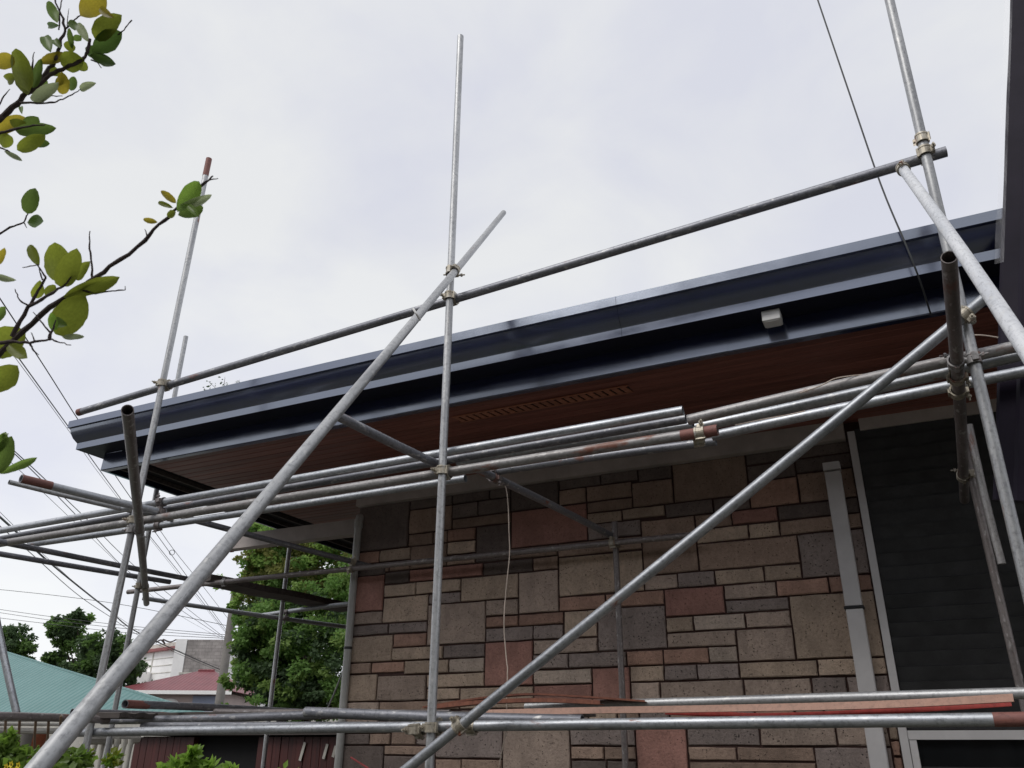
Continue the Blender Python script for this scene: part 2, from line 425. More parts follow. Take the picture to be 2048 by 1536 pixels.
def closest(a, b):
    p0, p1, _ = TUBES[a]; q0, q1, _ = TUBES[b]
    u = p1 - p0; v = q1 - q0; w0 = p0 - q0
    A = u.dot(u); B = u.dot(v); C = v.dot(v); D = u.dot(w0); E = v.dot(w0); den = A * C - B * B
    if abs(den) < 1e-6: s = 0.5; t = (B * s + E) / C
    else:
        s = (B * E - C * D) / den; t = (A * E - B * D) / den
    s = min(max(s, 0), 1); t = min(max(t, 0), 1)
    return p0 + u * s, q0 + v * t, u.normalized(), v.normalized()
def ringband(mb, c, d, r, width, thick, refdir):
    """clamp shell round a tube: band with lips and a hinge boss"""
    z = d; x = (refdir - z * refdir.dot(z)).normalized(); y = z.cross(x); n = 22
    def pt(a, rad, zz): return c + x * (math.cos(a) * rad) + y * (math.sin(a) * rad) + z * zz
    rows = []
    for zz, rad in ((-width / 2, r), (-width / 2, r + thick), (-width / 2 + .010, r + thick), (-width / 2 + .011, r + thick * 0.62), (width / 2 - .011, r + thick * 0.62), (width / 2 - .010, r + thick), (width / 2, r + thick), (width / 2, r)):
        rows.append(mb.ring([pt(2 * math.pi * i / n, rad, zz) for i in range(n)]))
    for a, b in zip(rows, rows[1:]): mb.bridge(a, b, sm=False)
    mb.bridge(rows[-1], rows[0], sm=False)
def boxat(mb, c, ax, ay, az, hx, hy, hz):
    M = Matrix.Identity(4)
    for i in range(3): M[i][0] = ax[i]; M[i][1] = ay[i]; M[i][2] = az[i]; M[i][3] = c[i]
    mb.box(-hx, hx, -hy, hy, -hz, hz, M)
def coupler(a, b, label, mat='zinc', group='scaffold couplers', flip=1, pa=None, pb=None):
    ca, cb, da, db = closest(a, b)
    if pa is not None: ca = pa
    if pb is not None: cb = pb
    ra, rb = TUBES[a][2], TUBES[b][2]
    ax = (cb - ca)
    if ax.length < 0.01: ax = da.cross(db)
    dist = ax.length; ax.normalize()
    root = empty('scaffold_coupler', ca); tag(root, label, 'coupler', group)
    for c, d, r, sgn in ((ca, da, ra, 1), (cb, db, rb, -1)):
        mb = MB(); ringband(mb, c, d, r + 0.0008, 0.052, 0.0075, ax)
        side = d.cross(ax).normalized() * flip
        boxat(mb, c + side * (r + 0.010) - ax * sgn * 0.006, side, ax, d, 0.011, 0.014, 0.020)      # bolt lug
        boxat(mb, c - side * (r + 0.008), side, ax, d, 0.007, 0.010, 0.026)                          # hinge
        band = mb.build('clamp_band', mat, root)
        bb = MB()
        c0 = c + side * (r + 0.014) + ax * sgn * 0.012
        bb.sweep([c0, c0 - ax * sgn * 0.074], 0.0055, 8)
        bb.build('bolt', mat, band)
        nb = MB(); nb.sweep([c0 - ax * sgn * 0.044, c0 - ax * sgn * 0.056], 0.0125, 6); nb.build('nut', mat, band)
    if ra + rb + 0.004 < dist < 0.16:
        pb_ = MB(); pb_.sweep([ca + ax * (ra + .002), cb - ax * (rb + .002)], 0.016, 10); pb_.build('pivot', mat, root)
    return root

# ------------------------------------------------------------------ ground
g = MB(); g.quad((-400, -200, 0), (400, -200, 0), (400, 600, 0), (-400, 600, 0))
tag(g.build('ground', 'ground'), kind='structure')

# ------------------------------------------------------------------ the stone house
WY = 6.60                       # plane of the stone faces
YB, ZB = 4.92, EYE + 2.385      # lower fascia band
XL = -6.70                      # left end of the lower band
XR = 4.2; YK = 13.0
house = empty('stone_house', (-2.4, WY, 0))
tag(house, 'house with patchwork stone wall, dark navy eaves and red-brown timber soffit', 'house')

# wall body (mortar colour shows in the joints)
mb = MB()
mb.box(-4.94, XR, WY + 0.006, YK, 0.0, EYE + 2.42)
wall = mb.build('wall', 'mortar', house)

STONES = '''
720 1016 817 1094 k|817 1007 904 1015 k|817 1023 904 1059 b|817 1070 865 1089 b|865 1066 893 1087 b|893 1062 951 1079 o|895 1087 951 1105 t|895 1110 951 1125 b
905 1036 1020 1047 b|906 1010 959 1029 k|959 1005 1021 1024 k|906 994 980 1002 k|980 986 1024 1000 k|953 1054 1020 1109 k
717 1104 760 1119 o|760 1101 822 1117 t|823 1095 894 1123 b|717 1126 777 1134 b|777 1122 823 1131 b|719 1135 769 1153 k
769 1152 818 1163 k|818 1145 965 1150 r|966 1130 1064 1140 k|719 1157 768 1218 r|770 1169 831 1188 t|832 1165 922 1181 t
767 1195 856 1239 t|857 1189 922 1206 g|923 1157 1035 1199 t|1037 1147 1117 1222 s|712 1224 764 1244 s|971 1205 1035 1227 s
971 1230 1035 1252 o|855 1211 969 1286 s|711 1248 777 1267 g|778 1244 853 1264 g|709 1272 785 1320 t|786 1270 853 1290 o
785 1294 885 1315 t|886 1290 966 1312 g|704 1325 742 1347 b|743 1323 808 1344 o|809 1320 898 1342 t|899 1316 966 1340 l
700 1350 758 1412 t|759 1349 854 1399 s|855 1346 966 1368 t|855 1370 921 1394 t|922 1370 1067 1392 t|970 1287 1066 1367 r
972 1256 1065 1281 g|758 1402 855 1413 b|690 1465 738 1484 k|740 1465 780 1484 b|781 1465 832 1484 b|833 1464 871 1484 g
691 1486 768 1548 k|770 1487 871 1513 b|872 1466 1004 1517 g|770 1515 866 1545 k|868 1517 922 1545 b|924 1518 1004 1545 b
1006 1465 1138 1545 s|1139 1462 1275 1490 g|1140 1492 1206 1522 b|1207 1492 1275 1522 b|1140 1524 1216 1548 k|1217 1524 1275 1548 k
1277 1460 1374 1545 r|1376 1460 1522 1492 g|1524 1460 1668 1494 s|1670 1462 1756 1495 s|1376 1494 1472 1528 b|1474 1496 1632 1530 b
1634 1497 1760 1548 g|1376 1530 1632 1552 b
1021 1022 1174 1077 r|1021 974 1116 1010 k|1118 960 1200 972 k|1200 950 1276 964 k|1276 940 1346 956 k|1118 980 1172 1003 b|1175 974 1266 993 b
1175 999 1267 1017 b|1268 968 1346 1009 b|1349 930 1493 995 m|1175 1029 1244 1044 t|1250 1021 1328 1036 t|1330 1012 1424 1030 k
1175 1050 1283 1070 g|1285 1043 1388 1064 b|1286 1082 1395 1145 b|1021 1098 1116 1110 b|1118 1088 1283 1096 b|1064 1119 1116 1138 b
1119 1112 1288 1180 t|1292 1152 1357 1175 s|1358 1148 1431 1172 g|1120 1193 1212 1214 o|1213 1190 1327 1208 o|1128 1222 1194 1274 t
1196 1215 1331 1297 g|1332 1183 1446 1232 r|1037 1226 1126 1249 o|1067 1254 1126 1276 g|1068 1282 1195 1304 s|1068 1309 1139 1334 g
1141 1307 1250 1332 g|1252 1304 1325 1329 o|1328 1301 1419 1326 o|1069 1338 1181 1363 l|1069 1367 1182 1394 r|1183 1336 1258 1395 r
1260 1335 1328 1360 t|1330 1332 1393 1358 g|1260 1364 1318 1396 s|1320 1361 1486 1400 s|1333 1238 1384 1264 t|1386 1237 1487 1259 l
1335 1269 1474 1293 s|1397 1088 1598 1130 b|1433 1144 1525 1164 t|1527 1138 1603 1160 t|1597 1073 1738 1150 g|1448 1171 1549 1195 s
1552 1166 1660 1187 o|1662 1162 1748 1182 o|1451 1201 1580 1225 g|1489 1232 1584 1257 s|1584 1197 1770 1312 t|1476 1264 1595 1321 s
1420 1298 1477 1324 l|1395 1331 1481 1358 g|1483 1328 1636 1352 t|1637 1324 1776 1348 t|1488 1358 1624 1396 s|1625 1357 1697 1388 g
1699 1354 1782 1385 g|1494 912 1594 932 k|1495 935 1594 957 k|1497 965 1596 1008 o|1595 945 1722 1000 b|1594 897 1715 918 k
1594 920 1718 944 k|1425 1000 1498 1016 k|1466 1022 1556 1044 r|1389 1032 1464 1052 b|1558 1016 1728 1026 k|1563 1044 1730 1054 b
1396 1059 1494 1079 t|1497 1052 1561 1071 t|690 1405 757 1462 s
'''
CODE = dict(t='stone_tan', l='stone_light', s='stone_greytan', g='stone_grey', r='stone_red', o='stone_orange', b='stone_brown', k='stone_dark', m='stone_brown')
rects = []
for ln in STONES.strip().split('\n'):
    for it in ln.strip().split('|'):
        q = it.split(); x0, y0, x1, y1 = map(float, q[:4])
        a = at(x0, y0, Y=WY); c = at(x1, y1, Y=WY)
        rects.append([a.x, c.x, c.z, a.z, q[4]])
def snap(vals, tol):
    vs_ = sorted(vals); out = {}; grp = [vs_[0]]
    def flush():
        mval = sum(grp) / len(grp)
        for gv in grp: out[gv] = mval
    for vv in vs_[1:]:
        if vv - grp[0] < tol: grp.append(vv)
        else: flush(); grp = [vv]
    flush(); return out
WX0, WX1, WZ0, WZ1 = -4.94, -0.30, EYE - 0.95, EYE + 2.25
zs = snap([r_[2] for r_ in rects] + [r_[3] for r_ in rects], 0.040)
for r_ in rects: r_[2] = zs[r_[2]]; r_[3] = zs[r_[3]]
xs = snap([r_[0] for r_ in rects] + [r_[1] for r_ in rects], 0.022)
for r_ in rects: r_[0] = xs[r_[0]]; r_[1] = xs[r_[1]]
# occupancy grid: every stone grows over the free cells left by the tracing, then the free areas get stones of their own
GS = 0.02
nx = int((WX1 - WX0) / GS); nz_ = int((WZ1 - WZ0) / GS)
grid = [[-1] * nx for _ in range(nz_)]
R4 = []
for k, r_ in enumerate(rects):
    i0, i1 = [max(0, min(nx, round((v - WX0) / GS))) for v in r_[:2]]; j0, j1 = [max(0, min(nz_, round((v - WZ0) / GS))) for v in r_[2:4]]
    if i1 - i0 < 1 or j1 - j0 < 1: R4.append(None); continue
    R4.append([i0, i1, j0, j1])
order = sorted([k for k in range(len(R4)) if R4[k]], key=lambda k: -(R4[k][1] - R4[k][0]) * (R4[k][3] - R4[k][2]))
def free(i0, i1, j0, j1): return all(grid[j][i] < 0 for j in range(j0, j1) for i in range(i0, i1))
def paint(k, q):
    for j in range(q[2], q[3]):
        for i in range(q[0], q[1]): grid[j][i] = k
final = []
for k in order:                       # big ones keep their place, small ones give way
    q = R4[k]
    while not free(*q):
        best = None
        for e_, dlt in ((0, 1), (1, -1), (2, 1), (3, -1)):
            n_ = q[:]; n_[e_] += dlt
            if n_[1] - n_[0] < 1 or n_[3] - n_[2] < 1: continue
            sc = sum(1 for j in range(n_[2], n_[3]) for i in range(n_[0], n_[1]) if grid[j][i] >= 0)
            ar = (n_[1] - n_[0]) * (n_[3] - n_[2])
            cost = sc * 3 + ((q[1] - q[0]) * (q[3] - q[2]) - ar)
            if best is None or cost < best[0]: best = (cost, n_)
        if best is None: q = None; break
        q = best[1]
    if q is None: continue
    R4[k] = q; paint(len(final), q); final.append([q, rects[k][4]])
def grow(lim):
    for idx, (q, c_) in enumerate(final):
        for e_ in (0, 1, 2, 3):
            for _ in range(lim):
                n_ = q[:]
                if e_ == 0: n_[0] -= 1; cells = (n_[0], n_[0] + 1, q[2], q[3])
                elif e_ == 1: n_[1] += 1; cells = (q[1], n_[1], q[2], q[3])
                elif e_ == 2: n_[2] -= 1; cells = (q[0], q[1], n_[2], n_[2] + 1)
                else: n_[3] += 1; cells = (q[0], q[1], q[3], n_[3])
                if cells[0] < 0 or cells[1] > nx or cells[2] < 0 or cells[3] > nz_ or not free(*cells): break
                paint(idx, cells); q[:] = n_
grow(1); grow(2); grow(1)
rs = random.Random(3)
for j in range(nz_):
    for i in range(nx):
        if grid[j][i] < 0:
            i1 = i + 1; mw = rs.randint(9, 22)
            while i1 < nx and i1 - i < mw and grid[j][i1] < 0: i1 += 1
            j1 = j + 1
            while j1 < nz_ and j1 - j < 5 and free(i, i1, j1, j1 + 1): j1 += 1
            paint(len(final), (i, i1, j, j1)); final.append([[i, i1, j, j1], rs.choice('tsgbbo')])
grow(3)
JN = 0.0078
def stone(q, code):
    x0 = WX0 + q[0] * GS + JN; x1 = WX0 + q[1] * GS - JN; z0 = WZ0 + q[2] * GS + JN; z1 = WZ0 + q[3] * GS - JN
    if x1 - x0 < 0.012 or z1 - z0 < 0.012: return
    cx, cz = (x0 + x1) / 2, (z0 + z1) / 2; pr = rs.uniform(0.006, 0.022); cf = min(0.006, (x1 - x0) / 5, (z1 - z0) / 5)
    mb = MB(); jit = lambda s_: rs.uniform(-s_, s_)
    def loop(ins, y, jj):
        # twelve points: corners and two per edge, so that the outline is not ruler straight
        P = []
        cs = [(x0 + ins, z0 + ins), (x1 - ins, z0 + ins), (x1 - ins, z1 - ins), (x0 + ins, z1 - ins)]
        for k in range(4):
            a, c = cs[k], cs[(k + 1) % 4]
            for f_ in (0.0, 0.33, 0.67):
                P.append((a[0] + (c[0] - a[0]) * f_ + jit(jj) - cx, y + jit(jj * 0.3), a[1] + (c[1] - a[1]) * f_ + jit(jj) - cz))
        return P
    rb = mb.ring(loop(0, 0.012, 0.0006)); r1 = mb.ring(loop(0.0, -pr + cf, 0.0034)); r2 = mb.ring(loop(cf, -pr, 0.0036))
    mb.bridge(rb, r1, sm=False); mb.bridge(r1, r2, sm=False); mb.cap(r2)
    mb.build('stone', CODE[code], wall, Matrix.Translation((cx, WY, cz)))
for q, c_ in final: stone(q, c_)
print('stones', len(final))

# painted beam on top of the stones, its own short end piece over the louvres
mb = MB(); mb.box(-4.94, -0.315, WY - 0.075, WY + 0.004, EYE + 2.245, EYE + 2.40)
mb.build('top_beam', 'beam_paint', house)
mb = MB(); mb.box(-0.20, XR, WY - 0.055, WY + 0.004, EYE + 2.30, EYE + 2.40)
mb.build('top_beam', 'beam_paint', house)

# mitred gutter and fascia profile, swept along the front and round the left corner
PROF = [(4.76, 2.816), (4.632, 2.813), (4.630, 2.746), (4.652, 2.741), (4.657, 2.716), (4.667, 2.686), (4.684, 2.652), (4.717, 2.614), (4.720, 2.611), (4.720, 2.551)]
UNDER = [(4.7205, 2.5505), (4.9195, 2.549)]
BAND = [(4.921, 2.548), (4.916, 2.392), (4.920, 2.384), (4.965, 2.382), (4.965, 2.392)]
def corner(y, z):
    off = y - YB
    return Vector((XL + off * 0.72, y, EYE + z))
def eave(prof, xa, xb, wob):
    mb = MB(); rings = []
    stations = [xa + (xb - xa) * k / max(1, int(abs(xb - xa) / 0.35)) for k in range(int(abs(xb - xa) / 0.35) + 1)]
    for x in stations:
        P = []
        for k, (y, z) in enumerate(prof):
            dz = wob * mnoise.noise(Vector((x * 1.7, k * 0.6, 2.0))); dy = wob * 0.8 * mnoise.noise(Vector((x * 1.3, k * 0.5, 9.0)))
            P.append(Vector((x, y + dy, EYE + z + dz)))
        rings.append(P)
    return mb, rings
def eave_piece(name, prof, xa, xb, parent, wob=0.0015, start_corner=False, mat='navy'):
    mb, rings = eave(prof, xa, xb, wob)
    if start_corner:
        rings[0] = [corner(y, z) for y, z in prof]
    ids = [mb.ring(P) for P in rings]
    for a, b in zip(ids, ids[1:]): mb.bridge(a, b, closed=False, sm=True)
    return mb.build(name, mat, parent, sharp=21)
roof_p = MB()
roof_p.box(XL - 0.05, XR, 4.78, YK, EYE + 2.66, EYE + 2.80)
roof = roof_p.build('roof', 'navy', house)
SX = [XL - 0.25, -4.02, -1.50, 1.15, XR]
for k in range(4):
    xa = SX[k] + (0.0 if k == 0 else -0.03); xb = SX[k + 1]
    sh = 0.0 if k % 2 == 0 else -0.004
    pr = [(y + sh, z + sh * 0.5) for y, z in PROF]
    eave_piece('gutter', pr, xa, xb, roof, 0.0, k == 0)
eave_piece('gutter_underside', UNDER, XL - 0.14, XR, roof, 0.0, True, 'navy_underside_dark')
BX = [XL, -3.4, -0.85, 1.9, XR]
for k in range(4):
    sh = 0.0 if k % 2 == 0 else -0.003
    eave_piece('fascia_board', [(y_ + sh, z_) for y_, z_ in BAND], BX[k] - (0.02 if k else 0), BX[k + 1], roof, 0.0022 if k == 0 else 0.0004, k == 0)
# left side return of the same profile
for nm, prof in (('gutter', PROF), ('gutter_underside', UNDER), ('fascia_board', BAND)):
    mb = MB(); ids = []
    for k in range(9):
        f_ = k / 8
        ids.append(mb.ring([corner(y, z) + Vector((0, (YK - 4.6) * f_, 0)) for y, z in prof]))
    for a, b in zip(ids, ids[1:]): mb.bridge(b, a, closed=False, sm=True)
    mb.build(nm, 'navy_underside_dark' if nm == 'gutter_underside' else 'navy', roof, sharp=21)
# black sheet painted as the darkness above the soffit's open left strip
mb = MB(); mb.box(XL + 0.06, XR, 4.975, YK, EYE + 2.46, EYE + 2.48); mb.build('eave_gap_dark', 'black_void', roof)
for x in (-6.62, -6.40):
    mb = MB(); mb.box(x, x + 0.03, 5.0, YK, EYE + 2.42, EYE + 2.459); mb.build('batten', 'plank_dark', roof)

# soffit: long tongue-and-groove boards, lifted a little at the joints
soffit = empty('soffit', (-2.4, 5.8, EYE + 2.39)); soffit.parent = house; soffit.matrix_parent_inverse = parent_inv(house)
y = 4.968; k = 0
SOFF_X0 = -6.16
VENT_Y = None
while y < WY + 0.15:
    wdt = 0.098
    mb = MB(); M = Matrix.Translation((SOFF_X0, y, EYE + 2.395))
    a = 0.006; ln = XR - SOFF_X0
    prof = [(0, 0.010), (0, 0.003), (a, 0), (wdt - a - 0.003, 0), (wdt - 0.003, 0.003), (wdt - 0.003, 0.010)]
    r0 = mb.ring([(0, p[0], p[1]) for p in prof]); r1 = mb.ring([(ln, p[0], p[1]) for p in prof])
    mb.bridge(r1, r0, sm=False); mb.cap(r0); mb.cap(r1, True)
    mb.build('soffit_plank', 'soffit_wood', soffit, M)
    y += wdt; k += 1
# soffit boards past the wall corner, under the left overhang
while y < 8.25:
    wdt = 0.098; mb = MB(); M = Matrix.Translation((SOFF_X0, y, EYE + 2.395)); a = 0.006; ln = -4.96 - SOFF_X0
    prof = [(0, 0.010), (0, 0.003), (a, 0), (wdt - a - 0.003, 0), (wdt - 0.003, 0.003), (wdt - 0.003, 0.010)]
    r0 = mb.ring([(0, p[0], p[1]) for p in prof]); r1 = mb.ring([(ln, p[0], p[1]) for p in prof])
    mb.bridge(r1, r0, sm=False); mb.cap(r0); mb.cap(r1, True)
    mb.build('soffit_plank', 'soffit_wood', soffit, M); y += wdt
# ventilation grille let into the soffit
va = at(918, 838, Z=EYE + 2.385); vb = at(1252, 780, Z=EYE + 2.385)
vy = (va.y + vb.y) / 2
grille = MB(); grille.box(va.x - 0.03, vb.x + 0.03, vy - 0.055, vy + 0.065, EYE + 2.3905, EYE + 2.394)
gr = grille.build('vent', 'black_void', house)
nb = 22; stp = (vb.x - va.x) / nb
for k in range(nb + 1):
    x = va.x + k * stp
    mb = MB(); mb.box(-stp * 0.34, stp * 0.34, -0.05, 0.05, -0.003, 0.003)
    Mx = Matrix.Translation((x, vy + 0.004, EYE + 2.387)) @ Matrix.Rotation(R_(-12), 4, 'Z')
    mb.build('vent_bar', 'vent_wood', gr, Mx)
for dy in (-0.058, 0.064):
    mb = MB(); mb.box(va.x - 0.035, vb.x + 0.035, vy + dy - 0.008, vy + dy + 0.008, EYE + 2.384, EYE + 2.391)
    mb.build('vent_frame', 'vent_wood', gr)

# louvred window: pale frame, dark overlapping slats
win = empty('window', (0.6, WY, EYE)); win.parent = house; win.matrix_parent_inverse = parent_inv(house)
fx = at(1746, 1120, Y=WY - 0.03).x
mb = MB(); mb.box(fx - 0.026, fx + 0.026, WY - 0.06, WY + 0.004, 0.3, EYE + 2.30); mb.build('window_frame', 'white_paint', win)
zt = at(1900, 1470, Y=WY - 0.03).z
mb = MB(); mb.box(fx + 0.028, XR, WY - 0.055, WY + 0.003, zt - 0.028, zt + 0.028); mb.build('window_frame', 'white_paint', win)
z = zt + 0.035; k = 0
while z < EYE + 2.29:
    mb = MB(); M = Matrix.Translation((fx + 0.03, WY - 0.012, z)) @ Matrix.Rotation(R_(13), 4, 'X')
    mb.box(0, XR - fx - 0.03, -0.006, 0.004, 0.0, 0.108, M)
    mb.build('louvre_slat', 'louvre', win); z += 0.098
mb = MB(); mb.box(fx + 0.05, XR, WY - 0.002, WY + 0.004, 0.4, zt - 0.03); mb.build('window_pane', 'glass_dark', win)
mb = MB(); mb.box(fx + 0.03, fx + 0.075, WY - 0.05, WY - 0.003, 0.4, zt - 0.03); mb.build('sash', 'white_paint', win)
for zz in (zt - 0.2, zt - 0.42):
    mb = MB(); mb.box(fx + 0.08, XR, WY - 0.03, WY - 0.004, zz - 0.008, zz + 0.008); mb.build('glazing_bar', 'louvre', win)

# square downpipe beside the window, in two lengths with a dark strap
x0 = at(1652, 960, Y=WY - 0.06).x; x1 = at(1684, 960, Y=WY - 0.06).x
dp = empty('downpipe', ((x0 + x1) / 2, WY - 0.06, 0.2)); dp.parent = house; dp.matrix_parent_inverse = parent_inv(house)
zc = at(1664, 946, Y=WY - 0.06).z; zs_ = at(1712, 1216, Y=WY - 0.06).z; ztop = at(1664, 928, Y=WY - 0.06).z
def rpipe(za, zb, g_, mat='white_paint', nm='pipe_length'):
    mb = MB(); pts = lambda z: [(x0 - g_, WY - 0.108 - g_, z), (x0 - g_ + .006, WY - .114 - g_, z), (x1 + g_ - .006, WY - 0.114 - g_, z), (x1 + g_, WY - 0.108 - g_, z), (x1 + g_, WY - 0.022, z), (x0 - g_, WY - 0.022, z)]
    a = mb.ring(pts(za)); b_ = mb.ring(pts(zb)); mb.bridge(a, b_, sm=False); mb.cap(a, True); mb.cap(b_)
    mb.build(nm, mat, dp)
rpipe(zc + 0.012, ztop, 0.004, nm='pipe_collar'); rpipe(zs_ + 0.012, zc - 0.004, 0.0); rpipe(0.15, zs_ - 0.012, 0.0)
rpipe(zs_ - 0.008, zs_ + 0.008, 0.010, 'strap_black', 'pipe_strap')

# round drain pipe at the left corner of the wall, with its elbow
ca = at(716, 1052, Y=WY - 0.05); cb_ = at(689, 1400, Y=WY - 0.05)
cx_ = (ca.x + cb_.x) / 2 - 0.01
pp = empty('drain_pipe', (cx_, WY - 0.04, 0.2)); pp.parent = house; pp.matrix_parent_inverse = parent_inv(house)
mb = MB(); mb.sweep([Vector((cx_, WY - 0.04, 0.1)), Vector((cx_, WY - 0.04, ca.z + 0.0))], 0.036, 20); mb.build('pipe_length', 'pvc', pp)
mb = MB(); el = [Vector((cx_, WY - 0.04, ca.z - 0.02)), Vector((cx_, WY - 0.04, ca.z + 0.05)), Vector((cx_ - 0.005, WY - 0.02, ca.z + 0.09)), Vector((cx_ - 0.01, WY + 0.05, ca.z + 0.115)), Vector((cx_ - 0.01, WY + 0.3, ca.z + 0.12))]
mb.sweep(el, [0.043, 0.043, 0.043, 0.042, 0.042], 20); mb.build('pipe_elbow', 'pvc', pp)
zb_ = at(693, 1296, Y=WY - 0.05).z
mb = MB(); mb.sweep([Vector((cx_, WY - 0.04, zb_ - 0.012)), Vector((cx_, WY - 0.04, zb_ + 0.012))], 0.0395, 20); mb.build('pipe_strap', 'louvre', pp)
ca2 = at(712, 1140, Y=WY - 0.05)

# beam carrying the side eave, red cap on its free end
b0 = at(462, 1088, Y=7.0); b1 = Vector((-4.95, 7.0, b0.z))
mb = MB(); mb.box(b0.x, b1.x, 6.94, 7.06, b0.z - 0.075, b0.z + 0.085); sb = mb.build('side_beam', 'beam_paint', house)
mb = MB(); mb.box(b0.x - 0.05, b0.x - 0.001, 6.935, 7.065, b0.z - 0.08, b0.z + 0.09); mb.build('beam_cap', 'red_paint', sb)

# white square lamp box on the underside step of the fascia
lc = at(1543, 632, Y=4.80)
lamp = empty('wall_lamp', (lc.x, 4.86, lc.z)); tag(lamp, 'small white square lamp box fixed under the navy gutter', 'lamp')
mb = MB(); hw = 0.056
pz = lc.z
pz = EYE + 2.510
mb.box(lc.x - hw, lc.x + hw, 4.765, 4.872, pz - 0.034, pz + 0.0385)
lb = mb.build('lamp_body', 'white_bright', lamp); bv = lb.modifiers.new('bevel', 'BEVEL'); bv.width = 0.006; bv.segments = 2
mb = MB(); mb.box(lc.x - hw + 0.012, lc.x + hw - 0.012, 4.775, 4.862, pz - 0.039, pz - 0.0345); mb.build('lamp_cover', 'white_bright', lamp)

# maroon lean-to under the scaffold, left of the stone wall
gate = empty('maroon_shed', (-7.0, 8.3, 0)); tag(gate, 'dark maroon boarded lean-to with a black doorway, left of stone wall', 'shed')
def gx(px): return at(px, 1510, Y=8.3).x
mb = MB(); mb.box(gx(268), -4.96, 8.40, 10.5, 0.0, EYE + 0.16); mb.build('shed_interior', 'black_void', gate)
xx = gx(265)
while xx < gx(690):
    pxm = None
    if gx(378) < xx < gx(500): xx += 0.115; continue
    mb = MB(); mb.box(xx, xx + 0.108, 8.30 + rs.uniform(-.004, .004), 8.39, 0.0, EYE + 0.15); mb.build('board', 'maroon', gate); xx += 0.115
mb = MB(); mb.box(gx(262), -4.96, 8.2, 10.6, EYE + 0.17, EYE + 0.22); mb.build('shed_roof', 'plank_dark', gate)
for px, h_ in ((604, .10), (650, .08), (668, .06)):
    c = at(px, 1503, Y=8.28); mb = MB(); 
    mb.box(-0.018, 0.018, -0.006, 0.0, -h_, h_, Matrix.Translation((c.x, 8.29, c.z)) @ Matrix.Rotation(R_(14), 4, 'Y')); mb.build('paint_smear', 'concrete_pale', gate)

# ------------------------------------------------------------------ scaffold
YS = 4.15                       # front row of standards
def down(p0, p1, z):            # run the line p0-p1 on until height z
    d = p1 - p0; return p0 + d * ((z - p0.z) / d.z)
# front standards
a = at(418, 318, Y=YS); b_ = at(268, 1030, Y=YS)
tube('S1', 'tall front standard with red painted tip, leftmost of three front uprights', down(a, b_, 0.0), a, red1=0.19, mat='galv_light', group='scaffold standards', r=0.025)
a = at(921, 73, Y=YS); b_ = at(858, 1536, Y=YS)
tube('S2', 'tall bare upright pipe in the middle, crossed by the long diagonal', down(a, b_, 0.0), a, mat='galv_light', group='scaffold standards', r=0.025)
a = at(1779, 0, Y=YS); b_ = at(2016, 1011, Y=YS)
tube('S3', 'front upright pipe at far right running out of the top of the picture', down(a, b_, 0.0), a, mat='galv_light', ext1=0.5, group='scaffold standards', r=0.0265)
# guard rail
tube('rail', 'long sloping guard rail pipe above the navy gutter', at(157, 825, Y=YS + .057), at(1893, 303, Y=YS + .057), mat='galv_dark', red0=0.05, group='scaffold ledgers', r=0.0295)
# raking braces
q = at(905, 547, Y=YS); sq = (q - Vector((0, 0, EYE))).dot(fwd)
a = at(75, 1536, s=1.85); b_ = at(905, 547, s=sq - 0.062); d = (b_ - a)
lo_, hi_ = 1.0, 1.6
for _ in range(40):                      # carry the line on until it ends where the photograph shows its tip
    md = (lo_ + hi_) / 2; w_ = a + d * md - Vector((0, 0, EYE))
    if CX + F_PX * w_.dot(right) / w_.dot(fwd) < 1007: lo_ = md
    else: hi_ = md
tube('brace_a', 'long diagonal raker pipe from lower left corner up past the middle upright', a, a + d * lo_, mat='galv_light', ext0=0.25)
tube('brace_b', 'diagonal brace pipe crossing the stone wall up to the right upright', at(815, 1536, Y=YS - .085), at(1968, 598, Y=YS - 0.055), mat='galv', ext0=0.3, r=0.027)
tube('brace_c', 'thick pale white brace pipe slanting toward the viewer at the right edge', at(1806, 338, s=4.05), at(2085, 748, s=2.05), mat='tube_white', r=0.0235)
# upper deck ledger and the pipes laid on it
tube('led_c', 'front ledger pipe of the upper deck with red rusty right end', at(-60, 1097, Y=YS + .057), at(1435, 860, Y=YS + .057), mat='galv_rusty', red1=0.20, group='scaffold ledgers', r=0.0295)
tube('dk_a', 'topmost loose pipe lying along the upper deck, silvery', at(-60, 1072, Y=YS + .085), at(1366, 821, Y=YS + .085), mat='galv', group='pipes laid on the upper deck', r=0.027)
tube('dk_b', 'second loose pipe of the upper deck just under the topmost one', at(-60, 1089, Y=YS + .185), at(1372, 838, Y=YS + .185), mat='galv_dark', group='pipes laid on the upper deck', r=0.027)
tube('dk_e', 'short loose pipe in the upper deck stack between middle upright and its right end', at(915, 924, Y=YS + .27), at(1385, 851, Y=YS + .27), mat='galv', group='pipes laid on the upper deck', r=0.027)
tube('dk_d', 'lowest loose pipe of the upper deck left of the middle upright', at(60, 1089, Y=YS + .52), at(931, 957, Y=YS + .52), mat='galv', group='pipes laid on the upper deck', r=0.027)
tube('dk_d2', 'lowest loose pipe of the upper deck right of the middle upright', at(972, 946, Y=YS + .50), at(1432, 883, Y=YS + .50), mat='galv_dark', group='pipes laid on the upper deck', r=0.027)
tube('dk_r1', 'pinkish pipe, topmost of three running to the right upright', at(1376, 840, Y=YS + .13), at(2060, 687, Y=YS + .075), mat='galv_rusty', group='pipes laid on the upper deck', r=0.0295)
tube('dk_r2', 'middle one of three pipes running to the right upright', at(1392, 855, Y=YS + .24), at(2060, 706, Y=YS + .16), mat='galv', group='pipes laid on the upper deck', r=0.0295)
